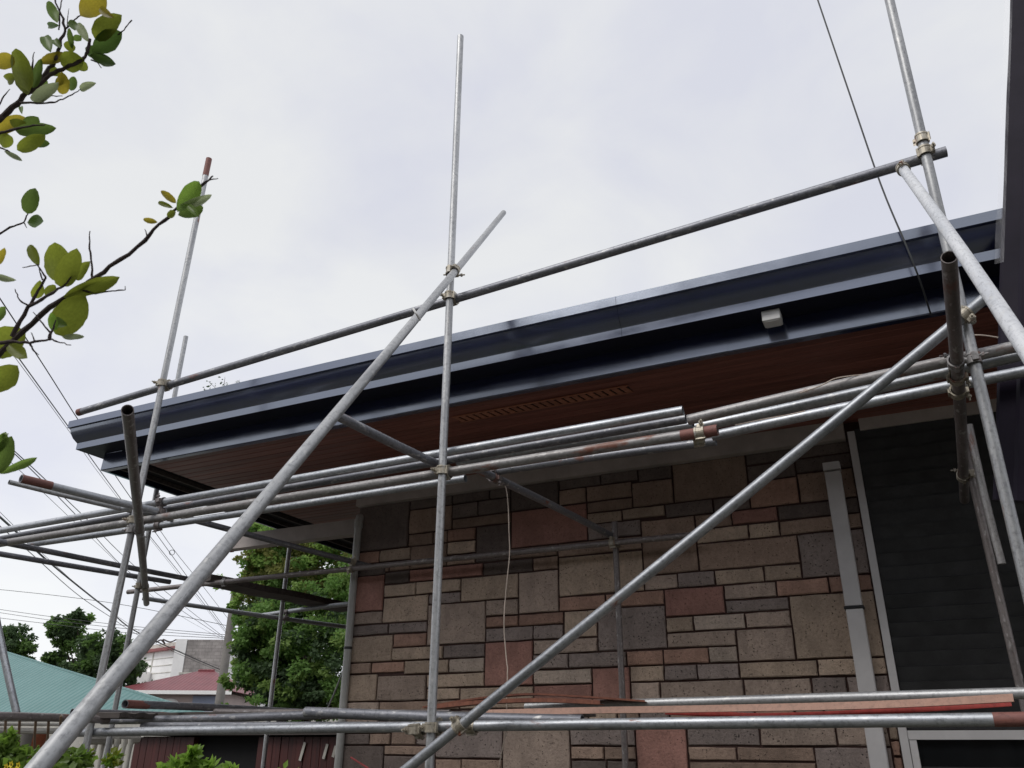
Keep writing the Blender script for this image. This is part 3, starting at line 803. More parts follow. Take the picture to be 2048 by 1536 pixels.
tube('dk_r3', 'lowest one of three pipes running to the right upright', at(1425, 872, Y=YS + .42), at(2060, 741, Y=YS + .32), mat='galv', group='pipes laid on the upper deck', r=0.0295)
# cross pipes (putlogs)
ZP = EYE + 1.664
tube('put_a', 'cross pipe poking out toward the viewer beside the middle upright', at(668, 828, Z=ZP), at(902, 941, Z=ZP), mat='galv_dark', group='scaffold putlogs', r=0.027)
tube('put_b', 'cross pipe reaching from the upper deck back to the stone wall', at(972, 947, Z=ZP), at(1230, 1075, Z=ZP), ext0=0.12, mat='galv_dark', group='scaffold putlogs', r=0.027)
tube('put_l', 'cross pipe with red end sticking out at left of the upper deck', at(42, 957, Z=EYE + 1.625), at(330, 1026, Z=EYE + 1.625), mat='galv', red0=0.2, group='scaffold putlogs', r=0.027)
tube('put_l2', 'thin cross pipe lying behind the red ended one at left', at(18, 964, Z=EYE + 1.70), at(345, 1040, Z=EYE + 1.70), r=0.017, mat='galv_light', group='scaffold putlogs')
tube('put_d', 'brown open ended pipe pointing down and back beside the left upright', at(255, 820, s=4.1), at(293, 1207, s=8.7), r=0.030, mat='galv_brown')
tube('put_r', 'open ended pipe pointing toward the viewer beside the right upright', at(1898, 514, s=3.25), at(1929, 1000, s=5.6), r=0.030, mat='galv_brown', group='scaffold putlogs')
tube('und_a', 'upper one of two dark pipes under the left end of the deck', at(-40, 1075, Z=EYE + 1.545), at(392, 1161, Z=EYE + 1.545), mat='galv_dark', group='pipes under the left deck')
tube('und_b', 'lower one of two dark pipes under the left end of the deck', at(-40, 1101, Z=EYE + 1.545), at(340, 1164, Z=EYE + 1.545), mat='galv_dark', group='pipes under the left deck')
# left bay behind the roof corner
a = at(372, 673, s=9.0); b_ = at(283, 1190, s=9.0); b_ = Vector((a.x, a.y, 0))
tube('S1b', 'thin upright pipe rising behind the left roof corner', Vector((a.x, a.y, 0.0)), a, mat='galv_light', group='scaffold standards')
tube('wall_l', 'ledger pipe running along the stone wall and out to the left', at(256, 1184, Y=6.40), at(1396, 1069, Y=6.40), mat='galv_brown', group='scaffold ledgers', r=0.025)
tube('t1', 'dark cross pipe above the ledger at the left corner of the wall', at(372, 1036, s=6.9), at(742, 1133, s=8.0), mat='galv_dark', r=0.0255, group='scaffold putlogs')
tube('t4', 'thin cross pipe below the plank, left of the wall corner', at(285, 1196, s=8.9), at(700, 1255, s=9.9), mat='galv', group='scaffold putlogs')
tube('t5', 'short pipe tied under the plank end near the drain pipe', at(515, 1232, s=9.8), at(704, 1207, s=9.2), mat='galv', group='scaffold ledgers')
a = at(579, 1095, s=9.6); tube('S1c', 'upright pipe in front of the green tree left of the wall', Vector((a.x, a.y, 0)), a, mat='galv_light', ext1=0.0, group='scaffold standards')
a = at(1229, 1044, Y=6.47); tube('I2', 'short upright pipe standing close against the stone wall', Vector((a.x, 6.47, 0.0)), a, mat='galv_brown', group='scaffold standards')
a = at(1915, 830, Y=5.75); tube('I3', 'brownish upright pipe before the dark louvres at right', Vector((a.x, 5.75, 0)), a, mat='galv_brown', group='scaffold standards')
a = at(1938, 850, Y=5.5); c = at(2004, 1128, Y=5.5); tube('I3b', 'pinkish upright pipe next to the brown one before the louvres', c, a, mat='galv_rusty', r=0.022, group='scaffold standards')
tube('near_l', 'grey sloping pipe at the left picture edge before the teal roof', at(32, 1420, s=5.6), at(-12, 1215, s=5.9), mat='galv', ext0=0.02)
tube('thin_b', 'thin slanting rod beside the drain pipe at the wall corner', at(655, 1418, s=8.9), at(693, 1322, s=8.6), r=0.009, mat='galv_light')
# lower deck
tube('low_l', 'long bright ledger pipe of the lower deck across the whole picture', at(120, 1466, Y=YS + .055), at(2075, 1438, Y=YS + .055), r=0.0275, mat='galv', red1=0.16, group='scaffold ledgers')
tube('low_k', 'thick dark open ended pipe lying on the lower deck by the middle upright', at(612, 1424, Y=YS + .26), at(1165, 1442, Y=YS + .16), r=0.031, mat='galv_dark', group='pipes lying on the lower deck')
tube('low_r', 'speckled silvery pipe lying on the lower deck behind the salmon strip', at(1052, 1414, Y=YS + .68), at(2052, 1386, Y=YS + .46), r=0.026, mat='galv_light', group='pipes lying on the lower deck')
tube('low_g', 'grey pipe on the left end of the lower deck ending at the open pipe', at(205, 1441, Y=YS + .50), at(640, 1429, Y=YS + .50), r=0.028, mat='galv_dark', group='pipes lying on the lower deck')
tube('low_d', 'dark rusty ended pipe on the lower deck in front of the red roofed house', at(250, 1408, s=5.6), at(650, 1427, s=8.0), r=0.027, mat='galv_dark', red0=0.22, group='pipes lying on the lower deck')
tube('low_p', 'pale pipe at the left end of the lower deck beside the long diagonal', at(144, 1424, s=5.6), at(420, 1436, s=6.6), r=0.022, mat='galv_dark', group='pipes lying on the lower deck')
tube('low_f', 'brown grey rail pipe at the far left bottom before the teal roof', at(-40, 1432, s=4.6), at(215, 1440, s=5.6), r=0.024, mat='galv_brown', group='pipes lying on the lower deck')
tube('low_m', 'pipe half hidden behind the front ledger of the lower deck', at(680, 1452, Y=YS + .46), at(1110, 1449, Y=YS + .46), r=0.022, mat='galv', group='pipes lying on the lower deck')

tube('low_x', 'dark pipe squeezed under the grey one on the left lower deck', at(285, 1452, Y=YS + .36), at(905, 1452, Y=YS + .36), r=0.024, mat='galv_dark', group='pipes lying on the lower deck')
tube('low_y', 'dark brown pipe lying behind the open ended one on the lower deck', at(430, 1424, Y=YS + 1.0), at(900, 1427, Y=YS + 1.0), r=0.024, mat='galv_brown', group='pipes lying on the lower deck')
# couplers
coupler('S1', 'rail', 'coupler holding the guard rail to the left front upright')
coupler('S2', 'rail', 'coupler holding the guard rail to the middle upright')
coupler('S3', 'rail', 'coupler at the right upper end of the guard rail', flip=-1)
coupler('S2', 'brace_a', 'yellowish coupler joining middle upright and long diagonal high up')
coupler('S2', 'led_c', 'brass coloured coupler where middle upright meets the upper deck')
coupler('S1', 'led_c', 'brass coloured coupler where left front upright meets the upper deck')
coupler('S3', 'brace_c', 'coupler at the top end of the pale white brace', flip=-1)
coupler('S3', 'brace_b', 'worn coupler where the diagonal brace meets the right upright')
coupler('S3', 'put_r', 'rusty ring coupler round the open ended pipe at right', mat='galv_rusty')
coupler('put_r', 'dk_r2', 'coupler on the pipe stack beside the right upright')
coupler('put_r', 'dk_r3', 'pale coupler under the pipe stack beside the right upright')
coupler('S2', 'low_l', 'coupler at the foot of the middle upright on the lower ledger')
coupler('brace_b', 'low_l', 'coupler tying the diagonal brace to the lower ledger')
coupler('S1', 'put_d', 'rusty coupler on the brown open ended pipe at left', mat='galv_rusty')
coupler('wall_l', 'I2', 'coupler on the short upright against the stone wall')
coupler('put_b', 'dk_d2', 'dark coupler under the deck near the hanging string', mat='galv_brown')
coupler('S1b', 'put_d', 'coupler at the far end of the brown pipe at left')
coupler('wall_l', 't1', 'brass coloured coupler at the wall corner by the drain pipe')
coupler('und_a', 'wall_l', 'rusty coupler where the dark under deck pipe ends', mat='galv_rusty')
coupler('t1', 'dk_d', 'rusty coupler under the deck left of the long diagonal', mat='galv_brown')
coupler('t5', 't4', 'small coupler under the plank left of the drain pipe', mat='galv_brown')
coupler('put_l', 'dk_a', 'grimy coupler on the deck just right of the left front upright', mat='galv_brown')
coupler('led_c', 'dk_e', 'coupler under the red end of the front ledger', mat='zinc', pa=at(1400, 866, Y=YS + .057), pb=at(1398, 880, Y=YS + .115))
coupler('I3', 'put_r', 'ring coupler hanging at the lower end of the open pipe at right')
# an open clamp and a sleeve lying on the lower deck ledger
TUBES['ll2'] = (at(780, 1460, Y=YS + .055), at(840, 1459, Y=YS + .055), 0.0275); TUBES['bk'] = (at(826, 1425, Y=YS + .0), at(828, 1470, Y=YS + .0), 0.0243)
coupler('ll2', 'bk', 'open brass coloured coupler on the lower ledger left of middle upright')

# planks seen from below at the left of the wall
def plank(label, p0, p1, wdt, th, mat, wd=None, name='plank'):
    d = (p1 - p0); u = d.normalized(); side = u.cross(Vector((0, 0, 1))).normalized(); upv = side.cross(u)
    mb = MB(); n = 8; rings = []
    for k in range(n + 1):
        c = p0 + d * (k / n) + upv * (0.006 * math.sin(k * 1.7))
        hw = wdt / 2 + 0.002 * math.sin(k * 2.3); ch = 0.004
        rings.append(mb.ring([c + side * x + upv * y for x, y in ((-hw, 0), (-hw + ch, -ch), (hw - ch, -ch), (hw, 0), (hw, th), (-hw, th))]))
    for a_, b2 in zip(rings, rings[1:]): mb.bridge(a_, b2, sm=False)
    mb.cap(rings[0], True); mb.cap(rings[-1])
    return tag(mb.build(name, mat), label, 'plank')
plank('dark plank bridging the pipes left of the wall corner', at(405, 1164, s=8.6), at(700, 1222, s=9.8), 0.34, 0.06, 'plank_dark')  # one dark wood tone on every face
plank('grey board end lying on the lower deck at left', at(215, 1435, s=5.5), at(292, 1436, s=6.0), 0.16, 0.03, 'plank_dark')
plank('long dark board lying behind the pipes of the lower deck', at(330, 1437, Y=YS + .75), at(1180, 1433, Y=YS + .75), 0.20, 0.035, 'plank_dark')
plank('pale weathered board leaning at the right picture edge behind the upright', at(2066, 955, s=4.75), at(2068, 1262, s=4.5), 0.09, 0.03, 'plank_grey')

# red and salmon steel strips on the lower deck
def strip(name, label, pts, hgt, depth, th, mat, cat='steel strip', lean=0.0):
    """L-shaped steel strip through the points; hgt = upright leg, depth = flat leg"""
    mb = MB(); rings = []
    # resample smoothly
    P = []
    for i in range(len(pts) - 1):
        a_ = pts[max(i - 1, 0)]; b2 = pts[i]; c2 = pts[i + 1]; d2 = pts[min(i + 2, len(pts) - 1)]
        for k in range(6):
            t_ = k / 6
            P.append(0.5 * ((2 * b2) + (c2 - a_) * t_ + (2 * a_ - 5 * b2 + 4 * c2 - d2) * t_ ** 2 + (3 * b2 - a_ - 3 * c2 + d2) * t_ ** 3))
    P.append(pts[-1])
    for i, p in enumerate(P):
        d = (P[min(i + 1, len(P) - 1)] - P[max(i - 1, 0)]).normalized()
        side = Vector((0, 0, 1)).cross(d).normalized()
        if side.y < 0: side = -side
        u = (Vector((0, 0, 1)) + side * lean).normalized()
        rings.append(mb.ring([p + side * x + u * z for x, z in ((0, 0), (0, hgt), (th, hgt), (th, th), (depth, th), (depth, 0))]))
    for a_, b2 in zip(rings, rings[1:]): mb.bridge(a_, b2, sm=True)
    mb.cap(rings[0], True); mb.cap(rings[-1])
    return tag(mb.build(name, mat, sharp=30), label, cat)
strip('steel_strip', 'long salmon pink steel strip lying on the lower deck', [at(955, 1432, Y=YS + .20), at(1180, 1427, Y=YS + .20), at(1400, 1424, Y=YS + .20), at(1740, 1417, Y=YS + .18), at(2028, 1403, Y=YS + .12)], 0.040, 0.05, 0.003, 'oxide_salmon', lean=0.7)
strip('steel_strip', 'bright red sagging steel strip under the salmon one', [at(1330, 1429, Y=YS + .26), at(1440, 1434, Y=YS + .26), at(1540, 1437, Y=YS + .26), at(1740, 1430, Y=YS + .24), at(2024, 1412, Y=YS + .20)], 0.026, 0.04, 0.003, 'oxide_red', lean=0.2)
strip('steel_strip', 'bowed brown strip arching over the lower deck before the stone wall', [at(845, 1416, Y=YS + .42), at(950, 1399, Y=YS + .46), at(1050, 1390, Y=YS + .5), at(1150, 1394, Y=YS + .52), at(1290, 1404, Y=YS + .55)], 0.010, 0.10, 0.004, 'oxide_brown')
strip('steel_strip', 'second bowed brown strip just under the arching one', [at(860, 1418, Y=YS + .40), at(960, 1408, Y=YS + .42), at(1080, 1404, Y=YS + .44), at(1200, 1409, Y=YS + .46)], 0.022, 0.09, 0.004, 'oxide_brown')
mb = MB(); mb.sweep([at(702, 1515, Y=6.3), at(742, 1540, Y=6.2)], 0.008, 8); tag(mb.build('red_rod', 'red_paint'), 'thin red rod sticking up at the foot of the stone wall', 'rod')

# hanging string, cable, ties
def cord(name, label, pts, r, mat, cat, sub=5, wig=0.0, seg=6):
    P = []; rr = random.Random(len(label))
    for i in range(len(pts) - 1):
        a_ = pts[max(i - 1, 0)]; b2 = pts[i]; c2 = pts[i + 1]; d2 = pts[min(i + 2, len(pts) - 1)]
        for k in range(sub):
            t_ = k / sub
            q = 0.5 * ((2 * b2) + (c2 - a_) * t_ + (2 * a_ - 5 * b2 + 4 * c2 - d2) * t_ ** 2 + (3 * b2 - a_ - 3 * c2 + d2) * t_ ** 3)
            P.append(q + Vector((rr.uniform(-wig, wig), rr.uniform(-wig, wig), 0)))
    P.append(pts[-1])
    mb = MB(); mb.sweep(P, r, seg)
    return tag(mb.build(name, mat), label, cat)
YC = YS + .62
cord('string', 'thin pale string hanging from the deck down the stone wall', [at(985, 958, Y=YC), at(1003, 964, Y=YC), at(1014, 985, Y=YC), at(1018, 1060, Y=YC), at(1019, 1110, Y=YC), at(1012, 1180, Y=YC), at(1008, 1240, Y=YC), at(1011, 1300, Y=YC), at(1015, 1345, Y=YC), at(1013, 1400, Y=YC), at(1014, 1450, Y=YC), at(1004, 1500, Y=YC), at(999, 1530, Y=YC)], 0.0036, 'string', 'string', wig=0.0012)
cord('cable', 'dark cable dropping from above onto the navy fascia at right', [at(1622, -40, Y=4.62), at(1700, 190, Y=4.62), at(1762, 370, Y=4.61), at(1812, 490, Y=4.60), at(1840, 562, Y=4.66), at(1862, 630, Y=4.92)], 0.0052, 'cable', 'cable')
cord('tie_wire', 'loose pinkish tie wire on the topmost pipe at right', [at(1600, 786, Y=YS + .07), at(1640, 772, Y=YS + .05), at(1668, 758, Y=YS + .04), at(1700, 752, Y=YS + .07), at(1742, 748, Y=YS + .1)], 0.0032, 'string', 'wire')
cord('tie_wire', 'pale tie wire along the lowest pipe at right', [at(1470, 850, Y=YS + .36), at(1530, 838, Y=YS + .35), at(1580, 829, Y=YS + .34), at(1610, 822, Y=YS + .34)], 0.0032, 'string', 'wire')
cord('tie_wire', 'pinkish wire end behind the right upright', [at(1895, 672, Y=YS + .25), at(1945, 670, Y=YS + .25), at(1970, 671, Y=YS + .25), at(1996, 675, Y=YS + .27)], 0.0035, 'string', 'wire')
cord('plastic_tie', 'white plastic tie on the long diagonal at the guard rail', [at(826, 617, s=4.20), at(833, 628, s=4.17), at(840, 640, s=4.20)], 0.006, 'white_bright', 'tie')

# leaning dark flashing panel still in its protective film, right edge
Yp = 4.56
A = at(2021, -30, Y=Yp); B = at(1992, 800, Y=Yp); u = (A - B).normalized()
bot = B + u * ((EYE + 1.15 - B.z) / u.z); top = A + u * 0.4
fp = empty('flashing_panel', bot); tag(fp, 'tall dark glossy metal flashing leaning at the right edge in torn film', 'flashing')
Mf = frame(bot, u, Vector((0, 1, 0))); Ln = (top - bot).length
xdir = Vector((Mf[0][0], Mf[1][0], Mf[2][0])); sx = 1 if xdir.x > 0 else -1
mb = MB(); ids = []
prof = [(0.0, 0.0), (0.012, -0.012), (0.085, -0.016), (0.10, -0.03), (0.19, -0.034), (0.20, -0.012), (0.34, -0.008), (0.34, 0.02), (0.0, 0.02)]
for k in range(25):
    z = Ln * k / 24
    ids.append(mb.ring([Mf @ Vector((sx * (x + 0.006 * mnoise.noise(Vector((z * 1.2, x * 9, 0)))), (yv + 0.006 * mnoise.noise(Vector((z * 1.6, x * 12, 4)))), z)) for x, yv in prof]))
for a_, b2 in zip(ids, ids[1:]): mb.bridge(a_, b2, sm=True)
mb.cap(ids[0], True); mb.cap(ids[-1])
mb.build('flashing_sheet', 'navy_panel', fp, sharp=25)
mb = MB(); ids = []
for k in range(60):
    z = Ln * (0.36 + 0.64 * k / 59); wv = 0.010 * mnoise.noise(Vector((z * 3.1, 0, 0))) + 0.006 * mnoise.noise(Vector((z * 9, 3, 0)))
    ids.append(mb.ring([Mf @ Vector((sx * (-0.028 + wv), 0.001, z)), Mf @ Vector((sx * (-0.012 + wv * 0.5), -0.006, z)), Mf @ Vector((sx * 0.010, -0.019, z)), Mf @ Vector((sx * 0.014, -0.0195 + wv * 0.1, z))]))
for a_, b2 in zip(ids, ids[1:]): mb.bridge(a_, b2, closed=False, sm=True)
mb.build('protective_film', 'film', fp)

# ------------------------------------------------------------------ neighbouring houses
def facing(p):                  # horizontal axes at a far point: to the right in view, and away from the viewer
    dn = Vector((p.x, p.y, 0)).normalized(); rt = Vector((dn.y, -dn.x, 0)); return rt, dn
# teal hipped roof
Ze = at(145, 1442, s=14).z
C1 = at(145, 1442, Z=Ze); C2 = at(412, 1432, Z=Ze); C0 = at(-330, 1449, Z=Ze); C3 = C0 + (C2 - C1)
ctr = (C0 + C2) * 0.5
d_ = ray(8, 1306); apex = at(8, 1306, s=17.5)
th = empty('teal_house', (ctr.x, ctr.y, 0)); tag(th, 'low house with weathered teal metal hip roof at left', 'house')
mb = MB()
ins = lambda p, k=0.9: ctr + (p - ctr) * k
base = [ins(C0), ins(C1), ins(C2), ins(C3)]
lo = mb.ring([Vector((p.x, p.y, 0)) for p in base]); hi = mb.ring([Vector((p.x, p.y, Ze + 0.05)) for p in base]); mb.bridge(lo, hi, sm=False); mb.build('wall', 'concrete_pale', th)
def roof_face(P, nm='roof_face'):
    # sheet with its corrugation running down the slope
    a_, b2, c2 = P[0], P[1], P[2]
    x = (b2 - a_).normalized(); n_ = (b2 - a_).cross(c2 - a_).normalized(); y2 = n_.cross(x)
    M = Matrix.Identity(4)
    for i in range(3): M[i][0] = x[i]; M[i][1] = y2[i]; M[i][2] = n_[i]; M[i][3] = a_[i]
    Mi = M.inverted(); q = [Mi @ p for p in P]
    mb = MB(); 
    top_ = mb.ring(q); bt_ = mb.ring([p - Vector((0, 0, 0.03)) for p in q]); mb.cap(top_); mb.cap(bt_, True); mb.bridge(bt_, top_, sm=False)
    return mb, M
for P in ((C0, C1, apex), (C1, C2, apex), (C2, C3, apex), (C3, C0, apex)):
    mb, M = roof_face(list(P)); mb.build('roof_face', 'teal_roof', th, M)
for c in (C0, C1, C2, C3):
    mb = MB(); mb.sweep([c + Vector((0, 0, .02)), apex + Vector((0, 0, .02))], 0.03, 8); mb.build('hip_cap', 'teal_roof', th)
mb = MB(); 
for a_, b2 in ((C0, C1), (C1, C2)):
    mb.sweep([a_ - Vector((0, 0, .06)), b2 - Vector((0, 0, .06))], 0.055, 8)
mb.build('eave_gutter', 'concrete_pale', th)

def boxhouse(p_left, p_right, ztop, depth, mat, parent, nm='wall', z0=0.0):
    rt = (p_right - p_left); rt.z = 0; wd = rt.length; rt.normalize(); dn = Vector((-rt.y, rt.x, 0))
    if dn.dot(Vector((p_left.x, p_left.y, 0))) < 0: dn = -dn
    M = Matrix.Identity(4)
    for i in range(3): M[i][0] = rt[i]; M[i][1] = dn[i]; M[i][2] = (0, 0, 1)[i]; M[i][3] = (p_left.x, p_left.y, 0)[i]
    mb = MB(); mb.box(0, wd, 0, depth, z0, ztop); mb.build(nm, mat, parent, M); return M, wd
# white block with red parapet
p0 = at(262, 1345, s=62); p1 = at(357, 1345, s=58)
wb = empty('white_building', (p0.x, p0.y, 0)); tag(wb, 'white rendered building with dark red parapet behind the trees', 'building')
M, wd = boxhouse(p0, p1, at(310, 1302, s=60).z, 8, 'concrete_white', wb)
mb = MB(); mb.box(-0.3, wd + 0.35, -0.4, 8.2, at(310, 1302, s=60).z, at(310, 1296, s=60).z); mb.build('parapet', 'parapet_red', wb, M)
mb = MB(); mb.box(-0.1, wd * 0.88, 0.2, 7.5, at(310, 1296, s=60).z, at(310, 1284, s=60).z); mb.build('roof_block', 'concrete_pale', wb, M)
for k in range(3):
    mb = MB(); zz = at(310, 1318 + 15 * k, s=60).z; mb.box(0.0, wd, -0.03, 0.0, zz, zz + 0.05); mb.build('ledge', 'concrete_pale', wb, M)
mb = MB(); mb.box(wd * .42, wd * .44, -0.04, 0, at(310, 1375, s=60).z, at(310, 1303, s=60).z); mb.build('joint', 'concrete_pale', wb, M)
p0 = at(222, 1380, s=57); p1 = at(262, 1380, s=57)
M, wd = boxhouse(p0, p1, at(240, 1336, s=57).z, 4, 'concrete_white', wb, 'annex')
cord('dead_vine', 'dark curly dead vine on the roof of the white building', [at(312, 1285, s=59), at(322, 1280, s=59), at(330, 1288, s=59), at(326, 1279, s=59), at(340, 1284, s=59), at(353, 1279, s=59)], 0.05, 'twig', 'vine')
# raw concrete block building
p0 = at(366, 1340, s=54); p1 = at(449, 1340, s=54)
cb2 = empty('block_building', (p0.x, p0.y, 0)); tag(cb2, 'tall unpainted concrete block wall with white corner column', 'building')
M, wd = boxhouse(p0, p1, at(410, 1276, s=54).z, 7, 'hollow_block', cb2)
mb = MB(); mb.box(-0.75, -0.02, -0.05, 7, 0, at(410, 1276, s=54).z + 0.02); mb.build('corner_column', 'concrete_white', cb2, M)
mb = MB(); mb.box(wd + 0.02, wd + 0.25, -0.03, 7, 0, at(410, 1279, s=54).z); mb.build('corner_column', 'concrete_white', cb2, M)
mb = MB(); mb.box(-0.2, wd + 0.02, -0.12, -0.01, at(410, 1349, s=54).z, at(410, 1345, s=54).z); mb.build('ledge', 'concrete_pale', cb2, M)
# red roofed house
p0 = at(296, 1400, s=40); p1 = at(446, 1400, s=40)
rh = empty('red_roof_house', (p0.x, p0.y, 0)); tag(rh, 'low house with maroon red hip roof, white eave and blue wall', 'house')
zE = at(370, 1382, s=40).z; zR = at(350, 1347, s=42).z
M, wd = boxhouse(p0, p1, zE - 0.05, 6, 'pink_paint', rh)
Mi = M
def W(x, yv, z): return Mi @ Vector((x, yv, z))
ov = 0.55
e0, e1, e2, e3 = W(-ov - 1.2, -ov, zE), W(wd + ov, -ov, zE), W(wd + ov, 6 + ov, zE), W(-ov - 1.2, 6 + ov, zE)
r0 = W(wd * 0.32, 3.0, zR + .25); r1 = W(wd * 0.55, 3.0, zR + .25)
for P in ((e0, e1, r1, r0), (e1, e2, r1), (e2, e3, r0, r1), (e3, e0, r0)):
    mb, M2 = roof_face(list(P)); mb.build('roof_face', 'red_roof', rh, M2)
mb = MB(); mb.sweep([r0, r1], 0.09, 6); mb.build('ridge_cap', 'red_roof', rh)
mb = MB(); mb.box(-ov - 1.2, wd + ov, -ov - 0.06, -ov - 0.01, zE - 0.17, zE + 0.0); mb.build('eave_board', 'white_bright', rh, Mi)
mb = MB(); mb.box(wd * 0.60, wd * 0.93, -0.05, -0.005, 0.4, zE - 0.2); mb.build('blue_wall', 'blue_paint', rh, Mi)
for xa, xb, nm in ((0.10, 0.50, 'porch_arch'), (0.90, 1.03, 'porch_arch')):
    # arched white surround with a dark opening behind it
    mb = MB(); zt2 = zE - 0.35; z2 = 0.3; n = 10; out_ = []; inn = []
    for k in range(n + 1):
        t_ = k / n; x_ = xa + (xb - xa) * t_; hgt = zt2 - 0.75 * (abs(2 * t_ - 1) ** 3)
        out_.append((x_ * wd, hgt)); tx = 0.5 + (t_ - 0.5) * 0.80
        inn.append(((xa + (xb - xa) * tx) * wd, hgt - 0.16))
    for k in range(n):
        a_, b2, c2, d2 = out_[k], out_[k + 1], inn[k + 1], inn[k]
        mb.quad((a_[0], -0.12, a_[1]), (b2[0], -0.12, b2[1]), (c2[0], -0.12, c2[1]), (d2[0], -0.12, d2[1]))
        mb.quad((a_[0], -0.0, a_[1]), (b2[0], -0.0, b2[1]), (b2[0], -0.12, b2[1]), (a_[0], -0.12, a_[1]))
        mb.quad((d2[0], -0.12, d2[1]), (c2[0], -0.12, c2[1]), (c2[0], 0.0, c2[1]), (d2[0], 0.0, d2[1]))
    mb.box(out_[0][0], inn[0][0], -0.12, 0, z2, inn[0][1]); mb.box(inn[-1][0], out_[-1][0], -0.12, 0, z2, inn[-1][1])
    mb.build(nm, 'concrete_white', rh, Mi)
    mb = MB(); mb.box(inn[0][0], inn[-1][0], -0.02, -0.008, z2, zt2 - 0.5); mb.build('porch_opening', 'parapet_red', rh, Mi)
# small white things behind the teal roof
mb = MB(); c = at(208, 1364, s=30); mb.box(c.x - .12, c.x + .12, c.y - .1, c.y + .1, 0, c.z + 0.1); tag(mb.build('chimney', 'white_bright'), 'small white chimney top showing just over the teal roof', 'chimney')

# ------------------------------------------------------------------ poles and wires
def pole(label, px, py_top, s, r, mat='pole_concrete'):
    a_ = at(px, py_top, s=s); mb = MB(); n = 6
    mb.sweep([Vector((a_.x, a_.y, a_.z * k / n)) for k in range(n + 1)], [r * (1.25 - 0.3 * k / n) for k in range(n + 1)], 14)
    root = empty('utility_pole', (a_.x, a_.y, 0)); tag(root, label, 'utility pole'); mb.build('pole', mat, root); return root, a_
pl, ptop = pole('grey concrete utility pole between block wall and green tree', 470, 1185, 33, 0.15)
for dz in ():
    mb = MB(); rt, dn = facing(ptop); c = ptop - Vector((0, 0, dz)); mb.sweep([c - rt * 0.8, c + rt * 0.8], 0.045, 6); mb.build('crossarm', 'plank_grey', pl)
    for k in (-0.7, 0, 0.7):
        mb = MB(); mb.sweep([c + rt * k + Vector((0, 0, .04)), c + rt * k + Vector((0, 0, .2))], [0.05, 0.03], 6); mb.build('insulator', 'concrete_white', pl)
def wire(label, pts, r=0.012):
    """sagging line through (px, py, depth) points"""
    P = [at(x, yv, s=sv) for x, yv, sv in pts]
    return cord('overhead_wire', label, P, r * 0.85, 'cable', 'wire', sub=6, seg=5)
WL = [
 ('overhead wire meeting the roof corner from the upper left, right one of the pair', [(-60, 510, 9), (0, 597, 10.2), (90, 735, 12.5), (183, 880, 15.5), (300, 1050, 21), (458, 1268, 33)], 0.010),
 ('overhead wire meeting the roof corner from the upper left, left one of the pair', [(-60, 580, 9), (20, 692, 10.5), (143, 862, 14), (260, 1022, 19.5), (380, 1172, 26), (458, 1272, 33)], 0.010),
 ('faint thin wire alongside the pair at the roof corner', [(-60, 610, 9), (20, 702, 10.5), (135, 858, 14), (245, 1008, 19.5), (458, 1275, 33)], 0.005),
 ('wire passing behind the red ended cross pipe, upper one', [(-60, 830, 10), (32, 905, 12), (160, 1025, 16), (290, 1150, 23), (458, 1282, 33)], 0.009),
 ('wire passing behind the red ended cross pipe, lower one', [(-60, 838, 10), (34, 912, 12), (150, 1028, 16), (280, 1162, 23), (458, 1284, 33)], 0.009),
 ('faint wire crossing the white sky left of the deck end', [(-60, 850, 10), (60, 960, 13), (200, 1092, 19), (330, 1212, 26), (458, 1286, 33)], 0.005),
 ('thick black bundled cable dropping across the left sky', [(-60, 982, 12), (20, 1052, 14), (105, 1130, 17), (215, 1218, 22), (290, 1272, 28), (470, 1352, 36)], 0.022),
 ('thin wire just left of the thick bundled cable', [(-60, 1000, 12), (60, 1105, 15), (150, 1185, 19), (215, 1230, 22), (300, 1282, 28), (470, 1356, 36)], 0.009),
 ('faint wire right of the thick bundled cable', [(-60, 965, 12), (110, 1130, 17), (220, 1222, 22), (330, 1290, 30), (470, 1345, 36)], 0.005),
 ('nearly level wire, upper one across the left sky', [(-40, 1175, 40), (120, 1192, 38), (260, 1212, 36), (458, 1252, 33)], 0.014),
 ('nearly level wire over the tree tops, top of three', [(-40, 1213, 40), (100, 1233, 38), (260, 1252, 36), (458, 1270, 33)], 0.013),
 ('nearly level wire over the tree tops, middle of three', [(-40, 1219, 40), (100, 1240, 38), (260, 1258, 36), (458, 1274, 33)], 0.013),
 ('nearly level wire over the tree tops, lowest of three', [(-40, 1231, 40), (100, 1248, 38), (260, 1266, 36), (458, 1277, 33)], 0.013),
 ('wire sloping down right of the brown pipe, carrying a small loop', [(300, 1030, 20), (345, 1096, 23), (400, 1165, 27), (458, 1240, 33)], 0.009),
]
for lb_, pts, r_ in WL: wire(lb_, pts, r_)
c = at(344, 1105, s=23); rt, dn = facing(c)
cord('wire_loop', 'small curled loop of wire on the sloping line', [c + (rt * math.cos(a_) + Vector((0, 0, 1)) * math.sin(a_)) * 0.07 for a_ in [k * 0.7 for k in range(10)]], 0.008, 'cable', 'wire')

